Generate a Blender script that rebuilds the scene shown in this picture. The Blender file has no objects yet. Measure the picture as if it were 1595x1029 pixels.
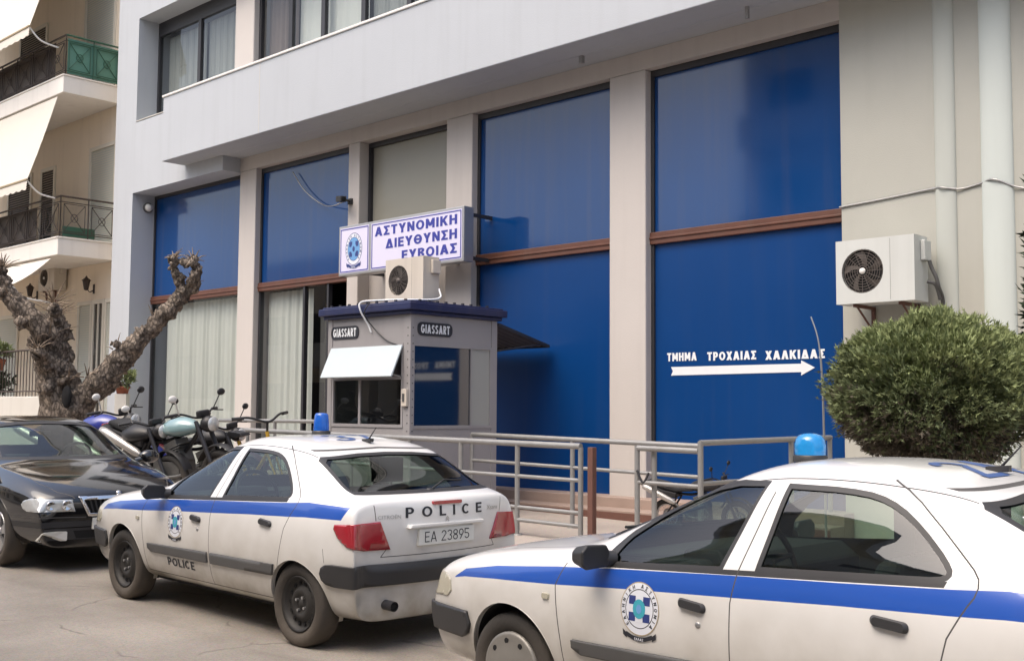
import bpy, bmesh, math, random
from mathutils import Vector, Matrix, noise as mnoise
from mathutils.bvhtree import BVHTree
PI = math.pi
R = math.radians
SC = bpy.context.scene
COL = SC.collection
random.seed(7)

# ------------------------------------------------------------------ camera
cam_d = bpy.data.cameras.new('camera')
cam = bpy.data.objects.new('camera', cam_d)
COL.objects.link(cam)
yaw, pitch, roll = R(43.71), R(4.06), R(0.39)
_r = Vector((math.cos(yaw), math.sin(yaw), 0))
_f = Vector((-math.sin(yaw), math.cos(yaw), 0))
_u = Vector((0, 0, 1))
_F = _f * math.cos(pitch) + _u * math.sin(pitch)
_U = _u * math.cos(pitch) - _f * math.sin(pitch)
_R3 = _r * math.cos(roll) + _U * math.sin(roll)
_U3 = _U * math.cos(roll) - _r * math.sin(roll)
cm = Matrix((( _R3.x, _U3.x, -_F.x, 0), (_R3.y, _U3.y, -_F.y, 0), (_R3.z, _U3.z, -_F.z, 1.62), (0, 0, 0, 1)))
cam.matrix_world = cm
cam_d.sensor_width = 36
cam_d.lens = 1750 / 1595 * 36
cam_d.clip_start = 0.05
cam_d.clip_end = 500
SC.camera = cam

# ------------------------------------------------------------------ sky, sun, exposure
SUN_EL, SUN_AZ = 60.0, 190.0          # azimuth measured clockwise from +Y; 180 = behind the camera's street side
w = bpy.data.worlds.new('World')
SC.world = w
w.use_nodes = True
nt = w.node_tree
sky = nt.nodes.new('ShaderNodeTexSky')
sky.sky_type = 'NISHITA'
sky.sun_disc = False
sky.sun_elevation = R(SUN_EL)
sky.sun_rotation = R(SUN_AZ)
sky.air_density = 1.0
sky.dust_density = 6.0
sky.ozone_density = 0.6
nt.links.new(sky.outputs[0], nt.nodes['Background'].inputs[0])
nt.nodes['Background'].inputs[1].default_value = 0.15
sl = bpy.data.lights.new('sun', 'SUN')
sl.energy = 0.75
sl.angle = R(60)
sl.color = (1.0, 0.95, 0.87)
so = bpy.data.objects.new('sun', sl)
COL.objects.link(so)
_az, _el = R(SUN_AZ), R(SUN_EL)
to_sun = Vector((math.sin(_az) * math.cos(_el), math.cos(_az) * math.cos(_el), math.sin(_el)))
so.rotation_euler = to_sun.to_track_quat('Z', 'Y').to_euler()
so.location = to_sun * 40
SC.view_settings.view_transform = 'Standard'
SC.view_settings.look = 'None'
SC.view_settings.exposure = 0.95
SC.view_settings.gamma = 1.0
SC.render.engine = 'CYCLES'
SC.cycles.max_bounces = 8
SC.cycles.transparent_max_bounces = 16
SC.cycles.caustics_reflective = False
SC.cycles.caustics_refractive = False
SC.cycles.use_denoising = True

# ------------------------------------------------------------------ materials
MATS = {}
def pm(name, col, rough=.6, metal=0., var=.08, scale=2.5, bump=0., bscale=60., coat=0., spec=.5, streak=0., dirt=None, dz=(0., .6), emit=0, alpha=1.0, trans=0.):
    """procedural principled paint: large blotches, optional vertical streaks, fine bump, low tint for dirt and painted ground bounce"""
    m = bpy.data.materials.new(name)
    m.use_nodes = True
    n, l = m.node_tree.nodes, m.node_tree.links
    b = n['Principled BSDF']
    tc = n.new('ShaderNodeTexCoord')
    ns = n.new('ShaderNodeTexNoise')
    ns.inputs['Scale'].default_value = scale
    ns.inputs['Detail'].default_value = 6
    ns.inputs['Roughness'].default_value = .6
    l.new(tc.outputs['Object'], ns.inputs['Vector'])
    mx = n.new('ShaderNodeMix')
    mx.data_type = 'RGBA'
    c = Vector(col)
    mx.inputs[6].default_value = (*(c * (1 - var)), 1)
    mx.inputs[7].default_value = (*[min(1, v * (1 + var)) for v in c], 1)
    l.new(ns.outputs['Fac'], mx.inputs[0])
    out = mx.outputs[2]
    if streak:
        mp = n.new('ShaderNodeMapping')
        mp.inputs['Scale'].default_value = (5, 5, .25)
        l.new(tc.outputs['Object'], mp.inputs['Vector'])
        n2 = n.new('ShaderNodeTexNoise')
        n2.inputs['Scale'].default_value = 1.3
        n2.inputs['Detail'].default_value = 8
        l.new(mp.outputs[0], n2.inputs['Vector'])
        rp = n.new('ShaderNodeMapRange')
        rp.inputs['From Min'].default_value = .5
        rp.inputs['From Max'].default_value = .78
        rp.inputs['To Max'].default_value = streak
        l.new(n2.outputs['Fac'], rp.inputs['Value'])
        m2 = n.new('ShaderNodeMix')
        m2.data_type = 'RGBA'
        m2.inputs[7].default_value = (.12, .10, .08, 1)
        l.new(rp.outputs[0], m2.inputs[0])
        l.new(out, m2.inputs[6])
        out = m2.outputs[2]
    if dirt:
        sx = n.new('ShaderNodeSeparateXYZ')
        l.new(tc.outputs['Object'], sx.inputs[0])
        mr = n.new('ShaderNodeMapRange')
        mr.inputs['From Min'].default_value = dz[1]
        mr.inputs['From Max'].default_value = dz[0]
        l.new(sx.outputs['Z'], mr.inputs['Value'])
        n3 = n.new('ShaderNodeTexNoise')
        n3.inputs['Scale'].default_value = 5
        n3.inputs['Detail'].default_value = 8
        l.new(tc.outputs['Object'], n3.inputs['Vector'])
        mu = n.new('ShaderNodeMath')
        mu.operation = 'MULTIPLY'
        mu.use_clamp = True
        l.new(mr.outputs[0], mu.inputs[0])
        n5 = n.new('ShaderNodeMapRange')
        n5.inputs['From Min'].default_value = .3
        n5.inputs['From Max'].default_value = .7
        n5.inputs['To Min'].default_value = .65
        n5.inputs['To Max'].default_value = 1.15
        l.new(n3.outputs['Fac'], n5.inputs['Value'])
        l.new(n5.outputs[0], mu.inputs[1])
        m3 = n.new('ShaderNodeMix')
        m3.data_type = 'RGBA'
        m3.inputs[7].default_value = (*dirt, 1)
        l.new(mu.outputs[0], m3.inputs[0])
        l.new(out, m3.inputs[6])
        out = m3.outputs[2]
    l.new(out, b.inputs['Base Color'])
    rr = n.new('ShaderNodeMapRange')
    rr.inputs['To Min'].default_value = max(.02, rough - .06)
    rr.inputs['To Max'].default_value = min(1, rough + .08)
    l.new(ns.outputs['Fac'], rr.inputs['Value'])
    l.new(rr.outputs[0], b.inputs['Roughness'])
    b.inputs['Metallic'].default_value = metal
    b.inputs['Coat Weight'].default_value = coat
    b.inputs['Coat Roughness'].default_value = .05
    b.inputs['Specular IOR Level'].default_value = spec
    b.inputs['Transmission Weight'].default_value = trans
    if bump:
        nb = n.new('ShaderNodeTexNoise')
        nb.inputs['Scale'].default_value = bscale
        nb.inputs['Detail'].default_value = 5
        l.new(tc.outputs['Object'], nb.inputs['Vector'])
        bp = n.new('ShaderNodeBump')
        bp.inputs['Strength'].default_value = bump
        bp.inputs['Distance'].default_value = .01
        l.new(nb.outputs['Fac'], bp.inputs['Height'])
        l.new(bp.outputs[0], b.inputs['Normal'])
    MATS[name] = m
    return m

def glass(name, tint, rough=.01, refl=1.0, wave=0.0, f0=.04):
    """single sheet of tinted glass: clear tint plus fresnel mirror"""
    m = bpy.data.materials.new(name)
    m.use_nodes = True
    n, l = m.node_tree.nodes, m.node_tree.links
    n.remove(n['Principled BSDF'])
    tr = n.new('ShaderNodeBsdfTransparent')
    tr.inputs[0].default_value = (*tint, 1)
    gl = n.new('ShaderNodeBsdfGlossy')
    gl.inputs['Roughness'].default_value = rough
    gl.inputs[0].default_value = (refl, refl, refl, 1)
    lw = n.new('ShaderNodeLayerWeight')
    lw.inputs['Blend'].default_value = .5
    pw = n.new('ShaderNodeMath'); pw.operation = 'POWER'; pw.inputs[1].default_value = 4.6
    l.new(lw.outputs['Facing'], pw.inputs[0])
    fr = n.new('ShaderNodeMapRange')
    fr.inputs['To Min'].default_value = f0
    fr.inputs['To Max'].default_value = 1.
    l.new(pw.outputs[0], fr.inputs['Value'])
    mx = n.new('ShaderNodeMixShader')
    l.new(fr.outputs[0], mx.inputs[0])
    l.new(tr.outputs[0], mx.inputs[1])
    l.new(gl.outputs[0], mx.inputs[2])
    l.new(mx.outputs[0], n['Material Output'].inputs[0])
    tc = n.new('ShaderNodeTexCoord')
    nb = n.new('ShaderNodeTexNoise')
    nb.inputs['Scale'].default_value = 1.7
    l.new(tc.outputs['Object'], nb.inputs['Vector'])
    bp = n.new('ShaderNodeBump')
    bp.inputs['Strength'].default_value = wave
    bp.inputs['Distance'].default_value = .01
    l.new(nb.outputs['Fac'], bp.inputs['Height'])
    l.new(bp.outputs[0], gl.inputs['Normal'])
    MATS[name] = m
    return m

# ------------------------------------------------------------------ object helpers
INV = {}
def tag(o, label=None, cat=None, group=None, kind=None):
    if label: o['label'] = label
    if cat: o['category'] = cat
    if group: o['group'] = group
    if kind: o['kind'] = kind
    return o

def thing(name, label, cat, loc=(0, 0, 0), rotz=0., group=None, pitchy=0.):
    o = bpy.data.objects.new(name, None)
    COL.objects.link(o)
    o.empty_display_size = .2
    o.location = loc
    o.rotation_euler = (0, pitchy, rotz)
    M = Matrix.Translation(Vector(loc)) @ (Matrix.Rotation(rotz, 4, 'Z') @ Matrix.Rotation(pitchy, 4, 'Y'))
    INV[o.name] = M.inverted()
    tag(o, label, cat, group)
    return o

def kids(o):
    return [c for c in bpy.data.objects if c.parent is o]

def copy_tree(o, parent=None, skip=()):
    c = o.copy()
    COL.objects.link(c)
    c.parent = parent
    for ch in kids(o):
        if not any(ch.name.split('.')[0] == s for s in skip):
            copy_tree(ch, c, skip)
    return c

class MB:
    """collects shapes into ONE mesh"""
    def __init__(self):
        self.v, self.f, self.mi, self.sm = [], [], [], []
    def add(self, vs, fs, mi=0, sm=False):
        o = len(self.v)
        self.v += [Vector(p) for p in vs]
        for f in fs:
            self.f.append([i + o for i in f])
            self.mi.append(mi)
            self.sm.append(sm)
        return self
    def box(self, x0, x1, y0, y1, z0, z1, mi=0):
        vs = [(x0, y0, z0), (x1, y0, z0), (x1, y1, z0), (x0, y1, z0), (x0, y0, z1), (x1, y0, z1), (x1, y1, z1), (x0, y1, z1)]
        return self.add(vs, [(0, 3, 2, 1), (4, 5, 6, 7), (0, 1, 5, 4), (1, 2, 6, 5), (2, 3, 7, 6), (3, 0, 4, 7)], mi)
    def obox(self, c, ex, ey, ez, mi=0):
        c, ex, ey, ez = map(Vector, (c, ex, ey, ez))
        vs = [c + a * ex + b * ey + d * ez for d in (-1, 1) for a, b in ((-1, -1), (1, -1), (1, 1), (-1, 1))]
        return self.add(vs, [(0, 3, 2, 1), (4, 5, 6, 7), (0, 1, 5, 4), (1, 2, 6, 5), (2, 3, 7, 6), (3, 0, 4, 7)], mi)
    def tube(self, pts, r, n=10, mi=0, closed=False, cap=True):
        pts = [Vector(p) for p in pts]
        rs = r if isinstance(r, (list, tuple)) else [r] * len(pts)
        rings = []
        N = len(pts)
        prev = None
        for i, p in enumerate(pts):
            a = pts[(i - 1) % N] if (closed or i > 0) else p
            b = pts[(i + 1) % N] if (closed or i < N - 1) else p
            t = (b - a).normalized()
            if prev is None:
                s = t.orthogonal().normalized()
            else:
                s = (prev - t * prev.dot(t))
                s = s.normalized() if s.length > 1e-6 else t.orthogonal().normalized()
            prev = s
            q = t.cross(s)
            rings.append([p + (s * math.cos(2 * PI * k / n) + q * math.sin(2 * PI * k / n)) * rs[i] for k in range(n)])
        vs = [v for rg in rings for v in rg]
        fs = []
        for i in range(N if closed else N - 1):
            j = (i + 1) % N
            for k in range(n):
                fs.append((i * n + k, i * n + (k + 1) % n, j * n + (k + 1) % n, j * n + k))
        self.add(vs, fs, mi, True)
        if cap and not closed:
            self.add(rings[0], [tuple(range(n))[::-1]], mi)
            self.add(rings[-1], [tuple(range(n))], mi)
        return self
    def cyl(self, a, b, r, n=20, mi=0):
        return self.tube([a, b], r, n, mi)
    def lathe(self, prof, c=(0, 0, 0), axis='Y', n=32, mi=0, sm=True):
        """prof: list of (along axis, radius)"""
        c = Vector(c)
        E = {'X': ((1, 0, 0), (0, 1, 0), (0, 0, 1)), 'Y': ((0, 1, 0), (0, 0, 1), (1, 0, 0)), 'Z': ((0, 0, 1), (1, 0, 0), (0, 1, 0))}[axis]
        A, S, Q = map(Vector, E)
        vs = [c + A * a + (S * math.cos(2 * PI * k / n) + Q * math.sin(2 * PI * k / n)) * max(r, 1e-4) for a, r in prof for k in range(n)]
        fs = [(i * n + k, i * n + (k + 1) % n, (i + 1) * n + (k + 1) % n, (i + 1) * n + k) for i in range(len(prof) - 1) for k in range(n)]
        return self.add(vs, fs, mi, sm)
    def ell(self, c, rx, ry, rz, nu=20, nv=12, mi=0, M=None):
        c = Vector(c)
        vs = []
        for i in range(nv + 1):
            t = -PI / 2 + PI * i / nv
            for k in range(nu):
                a = 2 * PI * k / nu
                p = Vector((rx * math.cos(t) * math.cos(a), ry * math.cos(t) * math.sin(a), rz * math.sin(t)))
                vs.append(c + (M @ p if M else p))
        fs = [(i * nu + k, i * nu + (k + 1) % nu, (i + 1) * nu + (k + 1) % nu, (i + 1) * nu + k) for i in range(nv) for k in range(nu)]
        return self.add(vs, fs, mi, True)
    def prism(self, poly, fn0, fn1, mi=0, sm=False):
        """2D polygon swept between two maps (u,v)->3D"""
        n = len(poly)
        vs = [fn0(*p) for p in poly] + [fn1(*p) for p in poly]
        fs = [tuple(range(n))[::-1], tuple(range(n, 2 * n))] + [(i, (i + 1) % n, n + (i + 1) % n, n + i) for i in range(n)]
        return self.add(vs, fs, mi, sm)
    def grid(self, fn, nu, nv, mi=0, sm=True):
        vs = [fn(i / nu, j / nv) for j in range(nv + 1) for i in range(nu + 1)]
        fs = [(j * (nu + 1) + i, j * (nu + 1) + i + 1, (j + 1) * (nu + 1) + i + 1, (j + 1) * (nu + 1) + i) for j in range(nv) for i in range(nu)]
        return self.add(vs, fs, mi, sm)
    def text(self, s, fn, size=1., bold=.0, mi=0, align='LEFT', sx=1., fit=None):
        """glyphs of the built-in font, mapped by fn(u,v,w)->3D"""
        vs, fs = glyphs(s, bold, align)
        if fit: sx = fit / (max(x for x, y in vs) - min(x for x, y in vs)) / size
        o = [fn(x * size * sx, y * size, 0) for x, y in vs]
        self.add(o, fs, mi)
        return self
    def build(self, name, mats, parent=None, bevel=0., world=True, origin=None, seg=2, recalc=False):
        if not isinstance(mats, (list, tuple)): mats = [mats]
        me = bpy.data.meshes.new(name)
        vs = self.v
        o = bpy.data.objects.new(name, me)
        COL.objects.link(o)
        if parent is not None:
            o.parent = parent
            if world and parent.name in INV:
                M = INV[parent.name]
                vs = [M @ p for p in vs]
        elif origin is not None or parent is None:
            if origin is None:
                xs, ys, zs = zip(*[(p.x, p.y, p.z) for p in vs])
                origin = ((min(xs) + max(xs)) / 2, (min(ys) + max(ys)) / 2, min(zs))
            O = Vector(origin)
            vs = [p - O for p in vs]
            o.location = O
            INV[o.name] = Matrix.Translation(-O)
        if parent is not None and parent.name in INV:
            INV[o.name] = INV[parent.name]
        me.from_pydata([tuple(p) for p in vs], [], self.f)
        me.polygons.foreach_set('material_index', self.mi)
        me.polygons.foreach_set('use_smooth', self.sm)
        for m in mats: me.materials.append(m)
        me.update()
        if recalc:
            b = bmesh.new(); b.from_mesh(me); bmesh.ops.recalc_face_normals(b, faces=b.faces[:]); b.to_mesh(me); b.free()
        if bevel:
            md = o.modifiers.new('bevel', 'BEVEL')
            md.width = bevel
            md.segments = seg
            md.limit_method = 'ANGLE'
            md.angle_limit = R(40)
            md.harden_normals = False
        return o

# block capitals drawn as strokes, each letter one clean outline (cap height 1)
from mathutils.geometry import delaunay_2d_cdt
def _glyph(ch, t):
    P = []
    th = t * .85
    def D(x0, y0, x1, y1, k=1.12): P.append([(x0 - t * k / 2, y0), (x0 + t * k / 2, y0), (x1 + t * k / 2, y1), (x1 - t * k / 2, y1)])
    def V(x, y0=0., y1=1.): P.append([(x - t / 2, y0), (x + t / 2, y0), (x + t / 2, y1), (x - t / 2, y1)])
    def H(x0, x1, y): P.append([(x0, y - th / 2), (x1, y - th / 2), (x1, y + th / 2), (x0, y + th / 2)])
    def ARC(cx_, cy, rx, ry, a0, a1, n=None):
        n = n or max(4, int(abs(a1 - a0) / 15))
        for i in range(n):
            a, b = R(a0 + (a1 - a0) * i / n), R(a0 + (a1 - a0) * (i + 1) / n)
            q = [(cx_ + (rx + s * t / 2) * math.cos(c), cy + (ry + s * th / 2) * math.sin(c)) for c, s in ((a, 1), (b, 1), (b, -1), (a, -1))]
            P.append(q)
    L = t / 2
    ch = {'Α': 'A', 'Τ': 'T', 'Υ': 'Y', 'Ν': 'N', 'Ο': 'O', 'Μ': 'M', 'Ι': 'I', 'Κ': 'K', 'Η': 'H', 'Ε': 'E', 'Β': 'B', 'Χ': 'X', 'Ρ': 'P', 'Ζ': 'Z'}.get(ch, ch)
    w = {'I': t, 'M': .88, 'O': .84, 'Θ': .84, 'A': .80, 'Δ': .80, 'Λ': .78, 'E': .60, 'L': .56, 'C': .76, 'G': .80, ' ': .34, 'N': .74, 'H': .74, 'K': .74, 'X': .74, 'Y': .74, 'T': .66}.get(ch, .64)
    T, B = 1 - th / 2, th / 2
    M = w - L
    if ch == 'A': D(L, 0, w / 2, 1); D(M, 0, w / 2, 1); H(w * .24, w * .76, .30)
    elif ch == 'Λ': D(L, 0, w / 2, 1); D(M, 0, w / 2, 1)
    elif ch == 'Δ': D(L, 0, w / 2, 1); D(M, 0, w / 2, 1); H(L, M, B)
    elif ch == 'Σ': H(0, w, T); H(0, w, B); D(L * 1.2, 1 - th * .5, w * .56, .5); D(L * 1.2, th * .5, w * .56, .5)
    elif ch == 'T': H(0, w, T); V(w / 2, 0, 1 - th * .5)
    elif ch == 'Y': D(w / 2, .42, L, 1); D(w / 2, .42, M, 1); V(w / 2, 0, .5)
    elif ch == 'N': V(L); V(M); D(M, 0, L, 1)
    elif ch == 'M': V(L); V(M); D(w / 2, .22, L, 1); D(w / 2, .22, M, 1)
    elif ch == 'O': ARC(w / 2, .5, w / 2 - L, .5 - th / 2, 0, 360)
    elif ch == 'Θ': ARC(w / 2, .5, w / 2 - L, .5 - th / 2, 0, 360); H(w * .28, w * .72, .5)
    elif ch == 'I': V(L)
    elif ch == 'K': V(L); D(L * 1.4, .36, M, 1); D(M, 0, w * .42, .60)
    elif ch == 'H': V(L); V(M); H(L, M, .52)
    elif ch == 'E': V(L); H(L, w, T); H(L, w, B); H(L, w * .92, .52)
    elif ch == 'B': V(L); H(L, w * .55, T); H(L, w * .55, B); H(L, w * .55, .52); ARC(w * .50, .75, M - w * .50, .25 - th / 2, -90, 90); ARC(w * .52, .265, M - w * .52, .265 - th / 2, -90, 90)
    elif ch == 'P': V(L); H(L, w * .55, T); H(L, w * .55, .45); ARC(w * .52, (T + .45) / 2, M - w * .52, (T - .45) / 2, -90, 90)
    elif ch == 'R': V(L); H(L, w * .55, T); H(L, w * .55, .48); ARC(w * .52, (T + .48) / 2, M - w * .52, (T - .48) / 2, -90, 90); D(M, 0, w * .45, .48)
    elif ch == 'X': D(L, 0, M, 1); D(M, 0, L, 1)
    elif ch == 'Z': H(0, w, T); H(0, w, B); D(L, th * .5, M, 1 - th * .5)
    elif ch == 'L': V(L); H(L, w, B)
    elif ch == 'C': ARC(w / 2, .5, w / 2 - L, .5 - th / 2, 42, 318)
    elif ch == 'G': ARC(w / 2, .5, w / 2 - L, .5 - th / 2, 42, 330); H(w * .52, w, .44); V(M, .18, .48)
    elif ch in 'S5':
        if ch == 'S': ARC(w / 2, .74, w / 2 - L, .26 - th / 2, 20, 270)
        else: H(L * .6, w * .95, T); V(L * 1.1, .52, 1); H(L, w * .5, .56)
        ARC(w / 2, .27 if ch == 'S' else .30, w / 2 - L, (.27 if ch == 'S' else .30) - th / 2, -160, 90)
    elif ch == '2': ARC(w / 2, .70, w / 2 - L, .30 - th / 2, -20, 170); D(L, th * .5, w * .78, .60); H(0, w, B)
    elif ch == '3': ARC(w / 2, .74, w / 2 - L, .26 - th / 2, -90, 160); ARC(w / 2, .27, w / 2 - L, .27 - th / 2, -160, 90)
    elif ch == '4': V(w * .68); H(0, w, .30); D(L, .30, w * .60, 1)
    elif ch == '7': H(0, w, T); D(w * .32, 0, M, 1 - th * .5)
    elif ch == '8': ARC(w / 2, .75, w / 2 - L * 1.2, .25 - th / 2, 0, 360); ARC(w / 2, .27, w / 2 - L, .27 - th / 2, 0, 360)
    elif ch == '9': ARC(w / 2, .68, w / 2 - L, .32 - th / 2, 0, 360); D(w * .30, 0, M, .62)
    elif ch == '0': ARC(w / 2, .5, w / 2 - L, .5 - th / 2, 0, 360)
    return P, w
_gc = {}
def glyphs(s, bold=0., align='LEFT'):
    """bold > 0: stroke weight of the block capitals; bold = 0: the built-in font"""
    k = (s, bold, align)
    if k in _gc: return _gc[k]
    if bold:
        V_, F_ = [], []
        x = 0.
        for ch in s:
            P, w = _glyph(ch, bold)
            if P:
                vs, fs = [], []
                for p in P:
                    A = sum(p[i][0] * p[(i + 1) % len(p)][1] - p[(i + 1) % len(p)][0] * p[i][1] for i in range(len(p)))
                    q = p if A > 0 else p[::-1]
                    fs.append(list(range(len(vs), len(vs) + len(q))))
                    vs += [Vector(c) for c in q]
                ov, oe, of, _1, _2, orig = delaunay_2d_cdt(vs, [], fs, 0, 1e-5)
                o = len(V_)
                V_ += [(v.x + x, v.y) for v in ov]
                F_ += [tuple(i + o for i in f) for f, og in zip(of, orig) if og]
            x += w + .12 + bold * .12
        wd = x - .12 - bold * .12
        dx = {'LEFT': 0, 'CENTER': -wd / 2, 'RIGHT': -wd}[align]
        _gc[k] = ([(a * .72 + dx * .72, b * .72) for a, b in V_], F_)     # cap height .72 of the size, like a font
        return _gc[k]
    c = bpy.data.curves.new('lettering', 'FONT')
    c.body = s
    c.size = 1
    c.align_x = align
    c.resolution_u = 4
    o = bpy.data.objects.new('lettering', c)
    COL.objects.link(o)
    dg = bpy.context.evaluated_depsgraph_get()
    m = o.evaluated_get(dg).to_mesh()
    _gc[k] = ([(v.co.x, v.co.y) for v in m.vertices], [tuple(p.vertices) for p in m.polygons])
    bpy.data.objects.remove(o)
    bpy.data.curves.remove(c)
    return _gc[k]

def bez(pts, n=8):
    """Catmull-Rom through the points"""
    P = [Vector(p) for p in pts]
    P = [P[0] * 2 - P[1]] + P + [P[-1] * 2 - P[-2]]
    out = []
    for i in range(1, len(P) - 2):
        for k in range(n):
            t = k / n
            a, b, c, d = P[i - 1:i + 3]
            out.append(.5 * ((2 * b) + (c - a) * t + (2 * a - 5 * b + 4 * c - d) * t * t + (3 * b - a - 3 * c + d) * t ** 3))
    out.append(P[-2])
    return out

def lift(x):
    """the street climbs gently to the left"""
    return .012 * max(0., -6.5 - x)
PAVE = .22                      # height of the pavement over the road

# shared paints
pm('white_plaster', (.44, .468, .502), .75, var=.06, scale=.8, bump=.25, bscale=90, streak=.07)
pm('beige_plaster', (.53, .497, .470), .8, var=.06, scale=.9, bump=.25, bscale=90, streak=.08)
pm('cream_plaster', (.80, .70, .565), .8, var=.05, scale=.8, bump=.25, bscale=90, streak=.10)
pm('pale_wall', (.56, .545, .50), .75, var=.06, scale=1.2, bump=.2, bscale=80, streak=.10)
pm('side_plaster', (.43, .43, .385), .8, var=.09, scale=1.0, bump=.25, bscale=80, streak=.06)
pm('column_white', (.55, .60, .575), .7, var=.05, scale=1.2, streak=.05)
pm('column_cream', (.46, .485, .45), .7, var=.05, scale=1.2, streak=.05)
pm('white_paint', (.72, .71, .68), .5, var=.04)
pm('dark_metal', (.03, .03, .035), .45, var=.2)
pm('black_rubber', (.018, .018, .019), .6, var=.25, scale=9)
pm('black_plastic', (.03, .03, .032), .45, var=.2, scale=6)
pm('grey_plastic', (.085, .085, .085), .55, var=.15, scale=6)
pm('brown_wood', (.115, .045, .028), .5, var=.3, scale=4, streak=.25)
pm('galvanised', (.29, .29, .285), .45, metal=.35, var=.16, scale=7, bump=.1, streak=.2)
pm('rust_brown', (.13, .06, .045), .7, var=.3, scale=9)
pm('shadow_black', (.006, .006, .007), .9, var=.1)
pm('letter_white', (.74, .77, .80), .5, var=.05, scale=9)
pm('letter_blue', (.035, .045, .30), .5, var=.1, scale=9)
pm('chrome', (.75, .75, .76), .12, metal=1., var=.04)
pm('steel_grey', (.42, .42, .42), .35, metal=.7, var=.1, scale=9)
glass('clear_glass', (.86, .88, .87), wave=.05)
# ================================================================== ground
def ground_mat(name, c1, c2, rough, sc, bump, crack=0.):
    m = pm(name, c1, rough, var=.10, scale=sc, bump=bump, bscale=140)
    n, l = m.node_tree.nodes, m.node_tree.links
    b = n['Principled BSDF']
    tc = n.new('ShaderNodeTexCoord')
    n1 = n.new('ShaderNodeTexNoise'); n1.inputs['Scale'].default_value = .55; n1.inputs['Detail'].default_value = 9; n1.inputs['Roughness'].default_value = .65
    n2 = n.new('ShaderNodeTexNoise'); n2.inputs['Scale'].default_value = 45; n2.inputs['Detail'].default_value = 3
    l.new(tc.outputs['Object'], n1.inputs['Vector']); l.new(tc.outputs['Object'], n2.inputs['Vector'])
    rp = n.new('ShaderNodeValToRGB')
    rp.color_ramp.elements[0].position = .38; rp.color_ramp.elements[0].color = (*c2, 1)
    rp.color_ramp.elements[1].position = .62; rp.color_ramp.elements[1].color = (*c1, 1)
    l.new(n1.outputs['Fac'], rp.inputs[0])
    mx = n.new('ShaderNodeMix'); mx.data_type = 'RGBA'; mx.blend_type = 'OVERLAY'; mx.inputs[0].default_value = .35
    l.new(rp.outputs[0], mx.inputs[6]); l.new(n2.outputs['Color'], mx.inputs[7])
    hs = n.new('ShaderNodeHueSaturation'); hs.inputs['Saturation'].default_value = .85
    l.new(mx.outputs[2], hs.inputs['Color'])
    l.new(hs.outputs[0], b.inputs['Base Color'])
    return m
ground_mat('street_surface', (.33, .29, .24), (.235, .205, .17), .85, 1.5, .6)
def road_wear(m):
    n, l = m.node_tree.nodes, m.node_tree.links
    b = n['Principled BSDF']
    src = b.inputs['Base Color'].links[0].from_socket
    tc = n.new('ShaderNodeTexCoord')
    def layer(src, fac, col):
        mx = n.new('ShaderNodeMix'); mx.data_type = 'RGBA'; mx.inputs[7].default_value = (*col, 1)
        l.new(fac, mx.inputs[0]); l.new(src, mx.inputs[6])
        return mx.outputs[2]
    def rng(sock, a, c, to):
        r = n.new('ShaderNodeMapRange'); r.inputs['From Min'].default_value = a; r.inputs['From Max'].default_value = c; r.inputs['To Max'].default_value = to
        l.new(sock, r.inputs['Value']); return r.outputs[0]
    # cracks: edges of large warped cells, broken up by noise
    ns = n.new('ShaderNodeTexNoise'); ns.inputs['Scale'].default_value = 2.2; ns.inputs['Detail'].default_value = 8
    l.new(tc.outputs['Object'], ns.inputs['Vector'])
    mv = n.new('ShaderNodeMix'); mv.data_type = 'VECTOR'; mv.inputs[0].default_value = .25
    l.new(tc.outputs['Object'], mv.inputs[4]); l.new(ns.outputs['Color'], mv.inputs[5])
    vo = n.new('ShaderNodeTexVoronoi'); vo.feature = 'DISTANCE_TO_EDGE'; vo.inputs['Scale'].default_value = .8
    l.new(mv.outputs[1], vo.inputs['Vector'])
    c1 = rng(vo.outputs['Distance'], .012, .0, .55)
    gate = rng(ns.outputs['Fac'], .48, .60, 1.)
    mu = n.new('ShaderNodeMath'); mu.operation = 'MULTIPLY'; l.new(c1, mu.inputs[0]); l.new(gate, mu.inputs[1])
    out = layer(src, mu.outputs[0], (.06, .052, .045))
    # oil and tyre stains
    n3 = n.new('ShaderNodeTexNoise'); n3.inputs['Scale'].default_value = 1.1; n3.inputs['Detail'].default_value = 5; n3.inputs['Distortion'].default_value = .6
    mp = n.new('ShaderNodeMapping'); mp.inputs['Scale'].default_value = (.45, 1.3, 1)
    l.new(tc.outputs['Object'], mp.inputs['Vector']); l.new(mp.outputs[0], n3.inputs['Vector'])
    out = layer(out, rng(n3.outputs['Fac'], .55, .72, .42), (.11, .095, .08))
    # coarse stones
    n4 = n.new('ShaderNodeTexVoronoi'); n4.inputs['Scale'].default_value = 110
    l.new(tc.outputs['Object'], n4.inputs['Vector'])
    out = layer(out, rng(n4.outputs['Distance'], .55, .85, .35), (.12, .11, .10))
    l.new(out, b.inputs['Base Color'])
road_wear(MATS['street_surface'])
ground_mat('paving', (.40, .34, .29), (.32, .27, .23), .8, 1.2, .3)

xs = [-120, -80, -50, -35, -28, -22, -18, -15, -13, -11, -9.5, -8, -7, -6.5, -4, 0, 5, 12, 40, 120]
g = MB()
vs, fs = [], []
ys = [-120, -40, -15, -6, -3, 0, 2, 4, 6, 6.68, 12, 30, 120]
g.add([(x, y, lift(x)) for y in ys for x in xs], [(j * len(xs) + i, j * len(xs) + i + 1, (j + 1) * len(xs) + i + 1, (j + 1) * len(xs) + i) for j in range(len(ys) - 1) for i in range(len(xs) - 1)], 0, True)
tag(g.build('road', MATS['street_surface'], origin=(0, 0, 0)), kind='structure')

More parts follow.
